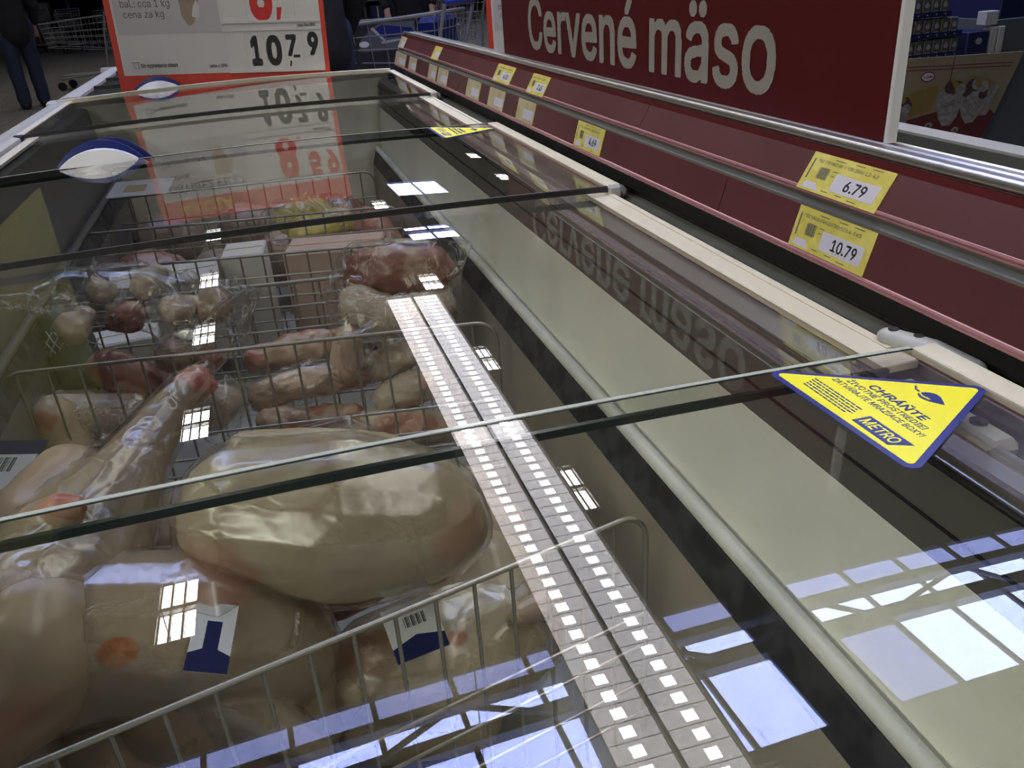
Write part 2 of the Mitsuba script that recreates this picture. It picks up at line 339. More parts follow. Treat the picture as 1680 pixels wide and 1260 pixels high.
# right track
add('right_track', along_y([(.44, -.05), (.44, -.03), (.466, -.03), (.468, -.021), (.503, -.021), (.503, -.05)], Y0, Y1), TRACK, FZ, text='grey green slide track')
add('track_back', box(.503, .52, Y0, Y1, -.05, .012), BLACK, FZ)  # black stands in for the shade under the price rail
add('track_lip', box(.4975, .5, Y0, Y1, -.021, -.0195), GASKET, FZ)
# far frame bar
def arch_strip(x0, x1, y0, y1, za, zb, nx=28):
    xs = np.linspace(x0, x1, nx); v = []; f = []
    for x in xs:
        c = zarch(x); v += [(x, y0, c + za), (x, y1, c + za), (x, y1, c + zb), (x, y0, c + zb)]
    for i in range(nx - 1):
        for j in range(4):
            a, b = 4 * i + j, 4 * i + (j + 1) % 4; f += [(a, b, b + 4), (a, b + 4, a + 4)]
    f += [(0, 2, 1), (0, 3, 2), (4 * nx - 4, 4 * nx - 3, 4 * nx - 2), (4 * nx - 4, 4 * nx - 2, 4 * nx - 1)]
    m = trimesh.Trimesh(v, f, process=False); m.fix_normals(); return m
def pane_mesh(x0, x1, y0, y1, dz, nx=40):
    xs = np.linspace(x0, x1, nx); v = [(x, y, zarch(x) + dz) for x in xs for y in (y0, y1)]
    f = []
    for i in range(nx - 1): a = 2 * i; f += [(a, a + 2, a + 3), (a, a + 3, a + 1)]
    return trimesh.Trimesh(v, f, process=False)
def handle(x, y, z, parent, near=False):
    """a low half lens standing on the lid's edge, with a blue rim behind it"""
    a = np.linspace(0, math.pi, 19); w = .074
    out = lambda h, g: [(x - g * math.cos(t), h * (.75 * math.sin(t) ** 2 + .25 * math.sin(t))) for t in a]
    def lens(h, g, y0, y1, lean):
        P = out(h, g); n = len(P); v = []
        for i, (px, pz) in enumerate(P):
            v += [(px, y0 + lean * pz, z + pz), (px, y1 + lean * pz, z + pz)]
        v += [(x, y0 - .006, z), (x, y1, z)]
        f = []
        for i in range(n - 1):
            p = 2 * i; f += [(p, p + 1, p + 3), (p, p + 3, p + 2), (p, p + 2, 2 * n), (p + 1, 2 * n + 1, p + 3)]
        m = trimesh.Trimesh(v, f, process=False); m.fix_normals(); return m
    s = .8 if near else 1.
    add('handle_flange', lens(.040 if not near else .050, w * 1.02, y + .012, y + .018, .3), HBLUE, parent, text='dark blue rim of the handle')
    if not near: add('handle', lens(.026, w * .93, y - .010, y + .008, .3), HWHITE, parent, smooth=50, text='white lens shaped handle')
    else: add('handle', lens(.020, w * .9, y - .004, y + .004, .5), HWHITE, parent, smooth=50)
LOW = -.012
LIDS = [('A', -.45, .4754, 0.), ('B', .4705, 1.118, LOW), ('C', 1.082, 1.722, 0.), ('D', 1.716, 2.35, LOW), ('E', 2.312, 3.03, 0.)]
for nm, y0, y1, dz in LIDS:
    up = dz == 0
    L = free(f'{FZ}__lid'); label(L, 'upper sliding lid' if up else 'lower sliding lid')
    xl, xr = (-.5575, .446) if up else (-.530, .422)
    add('pane', pane_mesh(xl, xr, y0, y1, dz), GLASS, L, smooth=True)
    if nm != 'A': add('near_edge', arch_strip(xl, xr, y0 - .003, y0 + .001, dz - (.0065 if up else .0045), dz + .0015), GASKET if up else EDGE, L, text='dark green polished near edge' if not up else 'black sealed near edge')
    if nm == 'E':
        add('far_bar', arch_strip(-.60, .455, y1 - .004, y1 + .022, -.012, .006), CREAM, L, text='cream bar closing the far end')
    else:
        add('far_edge', arch_strip(xl, xr, y1 - .0005, y1 + .0035, dz - .0008, dz + .0008), EDGEL, L)
        add('far_edge_line', arch_strip(xl, xr, y1 - .0022, y1 - .0010, dz + .0002, dz + .0008), EDGE, L)
    if up:
        add('side_cap', box(.4465, .4675, y0 + .004, y1, -.006, .0015, .001), CREAM, L, text='cream edge strip on the right')
        add('side_cap', box(-.575, -.5575, y0 + .004, y1, -.006, .0015, .001), CREAM, L)
        add('corner_cap', box(.447, .466, y0 - .008, y0 + .006, -.016, .0022, .003), CAPG, L, text='grey end cap')
        add('corner_cap', box(.464, .478, y0 - .004, y0 + .05, -.017, -.002, .005), CAPG, L)
        add('corner_cap', box(-.578, -.556, y0 - .010, y0 + .008, -.016, .0022, .003), GASKET, L)
    else:
        add('side_cap', box(.4225, .455, y0 + .004, y1, dz - .006, dz + .0015, .001), CREAM, L, text='wide cream edge strip on the right')
        add('side_cap_ridge', box(.446, .4545, y0 + .03, y1, dz + .0012, dz + .003, .0008), CREAM, L)
        add('side_cap', box(-.556, -.5305, y0 + .004, y1, dz - .006, dz + .0015, .001), CREAM, L)
    if nm in 'ACE': handle(-.302, y1 + (.0 if nm != 'E' else .02), zarch(-.302) + dz, L)
    if nm in 'BD': handle(-.286, y0 + .03, zarch(-.286) + dz, L, near=True)
# slide bracket with two screw holes at the first joint
kb = thing('slide_bracket', 'grey plastic slide bracket with two dark holes beside the large triangular sticker', 'bracket')
m = tm(m3.Manifold.batch_hull([m3.Manifold.sphere(.010, 20).scale((1, 1, .7)).translate((.457, .512, -.006)), m3.Manifold.sphere(.0115, 20).scale((1, 1, .7)).translate((.468, .478, -.006)), m3.Manifold.sphere(.009, 20).translate((.474, .44, -.009))]))
add('body', m, CAPG, kb, smooth=True)
for (x, y) in ((.458, .510), (.4655, .490)):
    h = trimesh.creation.cylinder(.0042, .004, sections=18); h.apply_translation((x, y, -.0002)); add('screw_hole', h, BLACK, kb)
kb = thing('slide_bracket', 'grey perforated bracket seen under the glass behind the corner of the large sticker', 'bracket')
add('body', box(.418, .444, .36, .468, -.034, -.018, .006), CAPG, kb)
for y in (.448, .39): h = trimesh.creation.cylinder(.006, .002, sections=18); h.apply_translation((.433, y, -.0175)); add('screw_hole', h, BLACK, kb)

# ------------------------------------------------------------------ price rail between the two freezer rows
PR = thing('price_rail', 'long double price rail with burgundy strips beside the glass lids', 'price rail')
add('core', along_y([(.5, .012), (.4765, .014), (.4765, .021), (.489, .061), (.4965, .0655), (.514, .104), (.519, .1105), (.552, .1105), (.552, -.06), (.535, -.06), (.535, .012)], Y0, Y1), ALU2, PR, text='dull metal body')
def strip(P, Q, cuts, name):
    P, Q = V(P), V(Q); d = Q - P; nn = V([-d[1], d[0]]) / np.linalg.norm(d) * .0022
    for a, b in zip(cuts, cuts[1:]):
        add(name, along_y([P, P + nn, Q + nn, Q], a + .0008, b - .0008), BURG, PR)
strip((.4755, .0222), (.4865, .0595), [Y0, .823, 1.291, 2.1, Y1], 'lower_strip')
strip((.4945, .0745), (.5115, .103), [Y0, 1.079, 2.05, Y1], 'upper_strip')
add('lower_lip', cat([tube([(.4738, Y0, .0205), (.4738, Y1, .0205)], .0022, 8), tube([(.4746, Y0, .0168), (.4746, Y1, .0168)], .0018, 8)]), PINK, PR, smooth=40, text='glossy pink lip of the lower strip')
add('upper_lip', cat([tube([(.4935, Y0, .0735), (.4935, Y1, .0735)], .0022, 8), tube([(.4946, Y0, .0695), (.4946, Y1, .0695)], .0018, 8)]), PINK, PR, smooth=40, text='glossy pink lip of the upper strip')
add('dark_groove', along_y([(.5105, .1035), (.513, .1095), (.517, .1095), (.514, .1035)], Y0, Y1), REDS, PR)
add('chrome_rod', tube([(.5195, Y0, .115), (.5195, Y1, .115)], .0052, 12), CHROME, PR, smooth=40, text='bright metal rod along the top')
add('top_plate', along_y([(.524, .1105), (.524, .1140), (.535, .1160), (.545, .1160), (.553, .113), (.553, .1105)], Y0, Y1), CHROME, PR)
for x in (.5405, .5535): add('top_ridge', tube([(x, Y0, .1150), (x, Y1, .1150)], .0022, 7), CHROME, PR, smooth=40)

def tag(lower, y1, y0, price, desc, faded=False, detail=0, lab=''):
    k = thing('price_tag', lab, 'price tag', 'price tags in the burgundy rail')
    P, Q = (V([.4755, .0222]), V([.4865, .0595])) if lower else (V([.4945, .0745]), V([.5115, .103]))
    if not lower: P = P - (Q - P) * .12
    d = Q - P; h = np.linalg.norm(d); d /= h; nn = V([-d[1], d[0]])
    o = V([P[0], y1, P[1]]) + V([nn[0], 0, nn[1]]) * .0026; ex = V([0, -1., 0]); ey = V([d[0], 0, d[1]]); w = y1 - y0
    pl = lambda m, dz=0: place(m, o + V([nn[0], 0, nn[1]]) * dz, ex, ey)
    add('card', pl(rect(0, 0, w, h, .0005)), TAGF if faded else TAGY, k)
    add('price_panel', pl(rect(w * .40, h * .16, w * .93, h * .60, .0003), .0005), TAGW, k)
    if price: add('price', pl(place(text(price, h * .26, w * .26 * (len(price) / 4) ** .8, True, .0002), (w * .55, h * .25, 0), (1, 0, 0), (0, 1, 0)), .0008), INK, k)
    if detail:
        add('barcode', pl(cat([rect(w * (.17 + .13 * i / 11), h * .36, w * (.17 + .13 * i / 11) + w * (.004 + .004 * (i * 7 % 3)), h * .66, .0002) for i in range(11)]), .0005), INKG, k)
        add('small_panel', pl(flat([(w * .05, h * .06), (w * .08, h * .24), (w * .22, h * .24), (w * .27, h * .06)], .0002), .0005), TAGW, k)
        add('product_text', pl(place(text(desc, h * .085, w * .74, False, .0002), (w * .10, h * .76, 0), (1, 0, 0), (0, 1, 0)), .0005), INKG, k)
        lines = [rect(w * a, h * b, w * c, h * b + h * .018, .0002) for a, b, c in ((.3, .9, .42), (.55, .92, .66), (.74, .93, .86), (.34, .62, .40), (.34, .50, .38), (.32, .09, .40), (.5, .09, .58), (.66, .06, .76))]
        kk = add('fine_print', pl(cat(lines + [rect(w * .045, h * .3, w * .06, h * .84, .0002)]), .0005), INKG, k); label(kk, None, None, None, 'stuff')
tag(False, .704, .589, '6.79', '*BZ STEHNO BK V VAK BRAV 1,2-4,2', detail=1, lab='large near yellow price tag reading 6.79 on the upper burgundy strip')
tag(True, .684, .573, '10.79', '*BZ HRUD PRASIATKO CCA 4-5 KG', detail=1, lab='large near yellow price tag reading 10.79, directly below the 6.79 tag')
tag(True, 1.286, 1.175, '4.69', '*BZ BRAV REBRO', detail=1, lab='yellow price tag reading 4.69, alone in the middle of the lower burgundy strip')
tag(False, 1.585, 1.487, '3.65', '*BZ BRAV KOST', detail=1, lab='yellow price tag reading 3.65, nearer of the close pair on the upper strip')
tag(False, 1.826, 1.700, '4.05', '*BZ BRAV HLAVA', detail=1, lab='yellow price tag, farther of the close pair on the upper strip')
tag(False, 2.478, 2.386, '', '', lab='yellow price tag alone on the far part of the upper strip')
tag(False, 3.03, 2.925, '', '', faded=True, lab='faded price tag at the far end of the upper strip')
for a, b, t in ((1.607, 1.501, 'first faded yellow price tag beyond the 4.69 tag on the lower strip'), (1.818, 1.70, 'second faded price tag beyond the 4.69 tag on the lower strip'), (2.014, 1.893, 'third faded price tag beyond the 4.69 tag on the lower strip'),
                (2.341, 2.22, 'fourth faded price tag beyond the 4.69 tag on the lower strip'), (2.466, 2.36, 'fifth faded price tag beyond the 4.69 tag on the lower strip'), (2.773, 2.65, 'second price tag from the far end of the lower strip'), (3.03, 2.83, 'wide faded price tag at the far end of the lower strip')):
    tag(True, a, b, '', '', faded=True, lab=t)

# ------------------------------------------------------------------ triangular stickers on the upper lids
def round_poly(P, r): return Polygon(P).buffer(-r).buffer(r, quad_segs=8)
def on_lid(m, o, ex, ey, lift, n_sub=0):
    """lay a flat mesh on the curved upper glass"""
    v = V(m.vertices); W = V(o)[None, :] + v[:, :1] * V(ex) + v[:, 1:2] * V(ey)
    return trimesh.Trimesh(np.c_[W, zarch(W[:, 0]) + lift + v[:, 2]], m.faces, process=False)
def sub_tri(poly, depth, n=4):
    m = trimesh.creation.extrude_polygon(poly, depth, engine='earcut')
    v, f = trimesh.remesh.subdivide_to_size(m.vertices, m.faces, .02); return trimesh.Trimesh(v, f, process=False)
def sticker(yb, lab, size=.134, detail=True, skew=0.):
    k = thing('triangle_sticker', lab, 'sticker', 'triangular stickers on the lids')
    o, ex, ey = (.327, yb), (0., -1.), (1., 0.)
    tri = [(-.004, -.008), (.150, -.005), (.0745, .121)]
    lay = lambda m, z: on_lid(m, o, ex, ey, .0014 + z)
    outer = round_poly(tri, .007); inner = round_poly(list(outer.buffer(-.0045).exterior.coords), .003)
    add('border', lay(sub_tri(outer, .0003), 0), STB, k)
    add('face', lay(sub_tri(inner, .0002), .0003), STY, k)
    def tx(s_, x, y, h, w, mat=STB, nm='lettering', b=False): add(nm, lay(place(text(s_, h, w, b, .0002), (x, y, 0), (1, 0, 0), (0, 1, 0)), .0005), mat, k)
    tx('CHRÁŇTE', .046, .0430, .0068, .0532, b=True); tx('ŽIVOTNÉ PROSTREDIE!', .0334, .0350, .0052, .0756); tx('ZATVÁRAJTE MRAZIACE BOXY!', .0279, .0272, .0050, .0880)
    t = np.linspace(0, 1, 15); leaf = [(.0655 + .021 * a, .0690 + .0080 * math.sin(math.pi * a ** .62) + .003 * a) for a in t] + [(.0655 + .021 * a, .0690 - .0055 * math.sin(math.pi * a ** .8) + .003 * a) for a in t[::-1][1:-1]]
    add('leaf', lay(flat(leaf, .0002), .0005), STB, k)
    add('leaf_vein', lay(tube([(.0655, .0695, 0), (.071, .0675, 0), (.077, .0685, 0)], .0006, 5), .0007), STY, k)
    add('leaf_stem', lay(tube([(.0645, .0705, 0), (.0605, .071, 0), (.0570, .074, 0)], .0008, 5), .0005), STB, k)
    add('badge', lay(flat([(.083, .0025), (.083, .0168), (.1235, .0168), (.117, .0025)], .0002), .0005), STB, k)
    tx('METRO', .0857, .0058, .0085, .0312, STY, 'badge_lettering', True)
    if detail:
        for i, w in enumerate((.052, .050, .051, .050, .046)):
            x = .0225 + .001 * i; y = .0168 - .0030 * i; r = np.random.default_rng(i); ms = []
            e = x
            while e < x + w:
                l = r.uniform(.002, .006); ms.append(rect(e, y, min(e + l, x + w), y + .0011, .0002)); e += l + .001
            kk = add('fine_print', lay(cat(ms), .0005), STB, k); label(kk, None, None, None, 'stuff')
sticker(.4745, 'large yellow triangular sticker with blue border and leaf on the nearest lid')
sticker(1.722, 'small far yellow triangular sticker on the third lid, at the edge near the cream strip')

# ------------------------------------------------------------------ price signs
def price_sign(A, ang_dir, roll, z0, lab, big=('8', ',', '5', '9')):
    k = thing('price_sign', lab, 'price sign')
    ex = V([ang_dir[0], ang_dir[1], 0.]); ey = V([0, 0, 1.]); c, s = math.cos(roll), math.sin(roll)
    ex, ey = c * ex + s * ey, -s * ex + c * ey
    o = V([A[0], A[1], z0]); nz = np.cross(ex, ey)
    P = lambda m, d=0.: place(m, o + nz * d, ex, ey)
    tx = lambda s_, x, y, h, w, b=False: place(text(s_, h, w, b, .0003), (x, y, 0), (1, 0, 0), (0, 1, 0))
    add('board', P(rect(-.02, -.03, .663, .462, .006), -.006), SIGNR, k, text='red board')
    add('white_panel', P(rect(.0, .048, .648, .388, .001)), WHITEP, k)
    add('heading', P(tx('AKCIA', .05, .400, .042, .19, True), .0002), INKY, k, text='yellow heading')
    add('product_card', P(rect(.008, .172, .328, .378, .001), .001), CARDL, k)
    add('product_name', P(tx('OSTRIEŽ FILET', .032, .333, .026, .270, True), .002), INK, k)
    add('product_detail', P(tx('kožka', .034, .300, .017, .075, True), .002), INK, k)
    for s_, x, y, h, w in (('bal.: cca 1 kg', .030, .252, .021, .150), ('cena za kg', .034, .221, .021, .124)): add('product_detail', P(tx(s_, x, y, h, w), .002), INKG, k)
    fish = Polygon([(.205, .315), (.232, .322), (.262, .312), (.268, .280), (.256, .235), (.243, .205), (.230, .198), (.216, .222), (.214, .262)]).buffer(.004)
    add('fillet_picture', P(flat(list(fish.exterior.coords), .0004), .002), SKINP, k)
    add('fillet_picture_tail', P(flat([(.243, .222), (.262, .215), (.272, .25), (.262, .27), (.25, .25)], .0004), .0024), WHITEP, k)
    for y0, y1, n_ in ((.202, .372, 4), (.050, .178, 5)):
        add('price_slot', P(rect(.337, y0, .645, y1, .002), .001), SLOT, k)
        add('price_slot_rail', P(cat([rect(.335, y0 - .004, .647, y0 + .004, .006), ]), .001), WHITEP, k)
        add('price_slot_rail', P(rect(.335, y1 - .004, .647, y1 + .004, .006), .001), WHITEP, k)
        for i in range(1, n_): add('slot_divider', P(rect(.337 + .308 * i / n_ - .0006, y0, .337 + .308 * i / n_ + .0006, y1, .0006), .003), CARDL, k)
    D = lambda s_, x, y, h, w, mat: add('digit', P(tx(s_, x, y, h, w, 3 if s_ not in ',-' else True), .0034), mat, k)
    D('8', .428, .218, .142, .072, INKR); D(',', .508, .228, .09, .020, INKR); D('5', .535, .292, .072, .042, INKR); D('9', .598, .292, .072, .042, INKR); D('-', .535, .268, .09, .04, INKR)
    D('1', .412, .073, .080, .034, INK); D('0', .462, .073, .080, .050, INK); D('7', .528, .098, .058, .034, INK); D('9', .598, .100, .062, .036, INK); D(',', .533, .072, .04, .008, INK); D('-', .548, .072, .05, .022, INK)
    for s_, x, y, h, w in (('Do vypredania zásob', .058, .072, .0115, .115), ('cena s DPH', .272, .066, .0105, .058), ('cena bez DPH', .570, .184, .0095, .060)): add('small_print', P(tx(s_, x, y, h, w, True), .002), INK, k)
    add('box_icon', P(cat([rect(.036, .070, .037, .088), rect(.050, .068, .051, .088), rect(.036, .070, .051, .071), rect(.032, .087, .056, .0885)]), .002), INKG, k)
    add('foot', P(rect(.1, -.05, .5, -.02, .05), -.03), CAPG, k)
price_sign((-.405, 3.137), (.99344, -.11439), -.049, .004, 'red framed price sign reading 10.79 standing at the far end of the freezer')
price_sign((.985, 3.60), (1., 0.), 0., -.112, 'red framed price sign mostly hidden behind the red hanging banner', )

# ------------------------------------------------------------------ red banner
BN = thing('category_banner', 'long dark red banner with grey letters reading Červené mäso above the price rail', 'banner')
Bx = .544
add('panel', box(Bx, Bx + .006, .653, 1.902, .1165, .262), REDS, BN)
add('edge', box(Bx - .001, Bx + .009, .648, .653, .1165, .263), WHITEP, BN, text='white cut edge')
def ban(s_, y, h, w): add('letters', place(text(s_, h, w, 1, .0004), (Bx - .0005, y, .1405), (0, -1, 0), (0, 0, 1)), GREYT, BN)
ban('Červené', 1.715, .088, .517); ban('mäso', 1.155, .088, .318)

# ------------------------------------------------------------------ wire dividers
def divider(L, R, ztop, cross, step, zbot, lab, corner=.035, r=.0033, rw=.0022, phase=0.):
    k = thing('wire_divider', lab, 'wire divider')
    L, R = V([*L, ztop]), V([*R, ztop]); d = (R - L); n = np.linalg.norm(d); d /= n
    a = np.linspace(0, math.pi / 2, 7)
    pts = [L + V([0, 0, zbot - ztop])]
    pts += [L + d * corner * (1 - math.cos(t)) + V([0, 0, -corner * (1 - math.sin(t))]) for t in a]
    pts += [R - d * corner * (1 - math.sin(t)) + V([0, 0, -corner * (1 - math.cos(t))]) for t in a]
    pts += [R + V([0, 0, zbot - ztop])]
    add('rim', tube(pts, r, 10), WIRE, k, smooth=50)
    s = step * phase + step * .6
    while s < n - .02:
        p = L + d * s; add('wire', tube([(p[0], p[1], zbot), (p[0], p[1], ztop)], rw, 7), WIRE, k, smooth=50); s += step
    for z in cross:
        a_, b_ = L + d * .004, R - d * .004
        add('cross_wire', tube([(a_[0], a_[1] - .004, z), (b_[0], b_[1] - .004, z)], rw * 1.1, 7), WIRE, k, smooth=50)
divider((-.49, .505), (.325, .689), -.26, (-.402, -.45, -.51, -.56), .0422, -.598, 'nearest wire divider, its thick rim running across the bottom of the picture', phase=.15)
divider((-.49, 1.428), (.323, 1.293), -.26, (-.41, -.459, -.492, -.55), .0505, -.598, 'wire divider under the second lid, in front of the bagged pork pieces', phase=-.1)
divider((-.522, 1.76), (.32, 1.63), -.26, (-.31, -.36, -.41, -.46, -.52), .05, -.598, 'wire divider behind the bagged pork pieces', r=.004)
divider((-.49, 2.0), (.30, 1.832), -.26, (-.31, -.36, -.42, -.48, -.54), .05, -.598, 'wire divider just behind the white cartons', phase=.3)
divider((-.51, 2.34), (.31, 2.19), -.26, (-.32, -.38, -.45, -.52), .05, -.598, 'wire divider seen through the third lid')
divider((-.51, 2.75), (.31, 2.68), -.26, (-.34, -.42, -.5), .05, -.598, 'wire divider farthest away, under the last lid')

# ------------------------------------------------------------------ frozen pork
BODY_MESH = {}
def pork(name, lab, parts, cat_='meat', bag=None, group=None, mat=SKIN, **kw):
    k = thing(name, lab, cat_, group)
    BODY_MESH[k] = blob(parts, **kw); add('body', BODY_MESH[k], mat, k, smooth=True)
    if bag: add('bag', film_bag(**bag), FILM, k, smooth=True, text='clear plastic bag')
    return k
leg = [(-.148, 1.06, -.178, .019), (-.172, 1.03, -.187, .024), (-.194, .98, -.196, .029), (-.228, .92, -.216, .041), (-.264, .84, -.237, .066), (-.291, .77, -.256, .083), (-.325, .74, -.267, .089)]
k = pork('pork_hock', 'pale pork leg with red trotter stump pointing up right, left under the lids', [leg, [(-.30, .72, -.27, .085), (-.38, .70, -.30, .085)]], mat=SKIN, bag=dict(chains=[leg], grow=.006, hull=False, seed=3, crease=.004, tails=[[(-.160, 1.05, -.180, .026), (-.133, 1.085, -.170, .014)]]), seed=2)
add('stump', blob([[(-.143, 1.068, -.175, .019), (-.153, 1.052, -.177, .0212)], [(-.130, 1.06, -.183, .010), (-.143, 1.055, -.181, .017)]], edge=.004, bump=.003, freq=70, seed=5), CUT, k, smooth=True, text='raw red cut end')
k = pork('pork_knuckle', 'rounded pork knuckle with a pink round cut face, left of the long trotter', [[(-.289, .93, -.219, .048), (-.317, .86, -.236, .063), (-.376, .84, -.27, .072)], [(-.299, .80, -.212, .040), (-.268, .792, -.182, .027)]], mat=SKINP, seed=4)
add('cut_face', blob([[(-.247, .783, -.1655, .012), (-.260, .785, -.1645, .015), (-.276, .786, -.169, .012)]], edge=.004, bump=.002, freq=80, seed=6), CUT, k, smooth=True, text='pink cut face with bone')
goose = [[(-.09, .8, -.228, .076), (.003, .78, -.246, .092), (.081, .76, -.252, .074), (.123, .76, -.276, .038)]]
ridge = [(-.088, .88, -.189, .02), (-.008, .87, -.202, .026), (.074, .87, -.232, .025), (.113, .85, -.249, .018)]
k = pork('pork_shoulder', 'big rounded pale pork piece in clear film in the middle of the picture', goose + [ridge, [(.003, .78, -.246, .08), (-.008, .87, -.21, .03)]], mat=SKING, seed=8, bump=.005,
         bag=dict(chains=goose, grow=.007, seed=11, crease=.0034, hull=False, freq=14., edge=.0032, lump=.0, tails=[[(-.12, .87, -.19, .012), (.03, .89, -.195, .016), (.10, .87, -.24, .01)]]))
k = pork('suckling_pig', 'pale skinned pig with an orange stamp and a forefoot, at the bottom left', [[(-.294, .72, -.315, .054), (-.243, .74, -.294, .083), (-.16, .74, -.322, .09), (-.098, .74, -.36, .073), (-.187, .7, -.368, .063)],
         [(-.149, .69, -.362, .043), (-.102, .665, -.399, .027), (-.068, .652, -.432, .018)], [(-.24, .74, -.42, .08), (-.1, .76, -.46, .08)]], mat=SKIN, seed=12, bump=.004,
         bag=dict(chains=[[(-.294, .72, -.315, .054), (-.243, .74, -.294, .083), (-.16, .74, -.322, .09), (-.098, .74, -.36, .073)], [(-.149, .69, -.362, .043), (-.102, .665, -.399, .027), (-.068, .652, -.432, .018)]], grow=.005, hull=False, seed=13, crease=.0035, freq=20.))
k2 = k
k = pork('suckling_pig', 'pale pig with a folded ear and red stamp behind the nearest wire divider', [[(.019, .76, -.457, .066), (.1, .77, -.475, .085), (.181, .79, -.472, .073), (.178, .85, -.428, .058)], [(.002, .74, -.51, .051), (.103, .74, -.54, .05)], [(-.02, .72, -.44, .022), (-.03, .735, -.47, .026)]], mat=SKING, seed=14, bump=.004,
         bag=dict(chains=[[(.019, .76, -.457, .066), (.1, .77, -.475, .085), (.181, .79, -.472, .073)]], grow=.005, hull=False, seed=15, crease=.004, freq=20.))
ear = blob([[(.185, .735, -.402, .014), (.225, .75, -.41, .02), (.232, .77, -.43, .016)]], edge=.004, bump=.002); add('ear', ear, SKINP, k, smooth=True); k3 = k

bag5 = [[(.138, 1.55, -.219, .041), (.193, 1.52, -.218, .049), (.26, 1.5, -.217, .042)], [(.113, 1.5, -.266, .041), (.165, 1.48, -.292, .039), (.26, 1.48, -.284, .035)]]
k = pork('bagged_meat', 'crinkled clear bag of dark red meat at the far end of the mirrored light strip', bag5[:1], mat=REDM, seed=16, bump=.008, freq=30,
         bag=dict(chains=bag5, grow=.018, seed=17, crease=.014, freq=19., tails=[[(.30, 1.50, -.20, .03), (.335, 1.51, -.185, .012)], [(.10, 1.46, -.30, .045), (.072, 1.45, -.36, .03)]]))
add('pale_cut', blob(bag5[1:], bump=.007, freq=30, seed=18), FAT, k, smooth=True, text='paler cut with fat')
add('low_cut', blob([[(.078, 1.46, -.319, .03), (.062, 1.45, -.37, .028)]], bump=.004), RIB, k, smooth=True)
RG = 'pork ribs behind the second wire divider'
k = pork('pork_rib', 'uppermost pale pork rib slab behind the second wire divider', [[(-.098, 1.6, -.382, .027), (-.001, 1.6, -.373, .032), (.073, 1.6, -.374, .03)]], mat=RIB, seed=20, bump=.010, freq=34, edge=.006, smooth=8, group=RG)
k = pork('pork_rib', 'middle pale pork rib slab in clear film behind the second wire divider', [[(-.096, 1.5, -.417, .028), (-.013, 1.5, -.405, .031), (.092, 1.5, -.409, .026)]], mat=RIB, seed=21, bump=.010, freq=34, edge=.006, smooth=8, group=RG, bag=dict(chains=[[(-.11, 1.5, -.417, .03), (-.013, 1.5, -.405, .033), (.11, 1.49, -.39, .03)]], grow=.006, seed=22, crease=.009))
k = pork('pork_rib', 'lowest pork rib slab behind the second wire divider', [[(-.092, 1.46, -.45, .025), (-.004, 1.46, -.47, .026), (.066, 1.46, -.472, .024)]], mat=RIB, seed=23, bump=.010, freq=34, edge=.006, smooth=8, group=RG)
CG = 'pale pork chunks right of the ribs'
k = pork('pork_chunk', 'upper pale pork chunk right of the ribs, beside the light strip', [[(.13, 1.5, -.397, .031), (.205, 1.5, -.378, .031)]], mat=FAT, seed=24, bump=.010, freq=34, edge=.006, smooth=8, group=CG)
k = pork('pork_chunk', 'middle pale pork chunk with a red spot, right of the ribs', [[(.14, 1.45, -.443, .033), (.214, 1.45, -.431, .033)]], mat=FAT, seed=25, bump=.010, freq=34, edge=.006, smooth=8, group=CG)
k = pork('pork_chunk', 'lowest whitish pork chunk right of the ribs', [[(.094, 1.42, -.485, .035), (.176, 1.42, -.503, .04), (.235, 1.42, -.523, .027)]], mat=FAT, seed=26, bump=.010, freq=34, edge=.006, smooth=8, group=CG)
r7 = [(-.213, 1.55, -.239, .034), (-.147, 1.55, -.241, .038), (-.291, 1.52, -.226, .033), (-.34, 1.6, -.199, .029), (-.261, 1.6, -.2, .032), (-.231, 1.5, -.307, .035), (-.171, 1.5, -.325, .029), (-.378, 1.5, -.226, .032)]
f7 = [(-.44, 1.5, -.165, .008), (-.372, 1.55, -.177, .041), (-.258, 1.55, -.207, .055), (-.151, 1.53, -.255, .058), (-.217, 1.5, -.316, .045)]
k = thing('bagged_knuckles', 'clear crinkled bag of small round knuckle pieces at the left under the second lid', 'meat')
for i, s in enumerate(r7):
    x, y, z, r = s
    add('knuckle_piece', blob([[(x, y, z, r * .9), (x + .024 * math.cos(i * 1.7), y + .016, z + .014 * math.sin(i * 2), r * .62)]], bump=.007, freq=44, seed=30 + i, edge=.006, smooth=6), (FAT, SKINP, REDM, FAT)[i % 4], k, smooth=True)
add('bag', film_bag([f7], grow=.008, seed=40, crease=.013, freq=20., hull=False, tails=[[(-.43, 1.5, -.165, .02), (-.475, 1.49, -.15, .008)], [(-.12, 1.54, -.245, .04), (-.07, 1.55, -.225, .01)]]), FILM, k, smooth=True, text='clear plastic bag')
k = pork('pork_belly', 'pale pork belly piece in film behind the second wire divider, lower left', [[(-.45, 1.5, -.389, .046), (-.34, 1.5, -.415, .052)]], mat=FAT, seed=41, bag=dict(chains=[[(-.46, 1.49, -.385, .05), (-.33, 1.49, -.415, .055)]], grow=.004, seed=42, crease=.009))
k = pork('pork_belly', 'pinkish pork piece at the left edge behind the second wire divider', [[(-.44, 1.46, -.37, .04), (-.425, 1.44, -.44, .045)]], mat=RIB, seed=43)
k = pork('red_meat_piece', 'dark red meat piece behind the second wire divider, above the pale belly', [[(-.354, 1.56, -.335, .041), (-.299, 1.55, -.372, .041), (-.26, 1.52, -.42, .04)]], mat=REDM, seed=44)
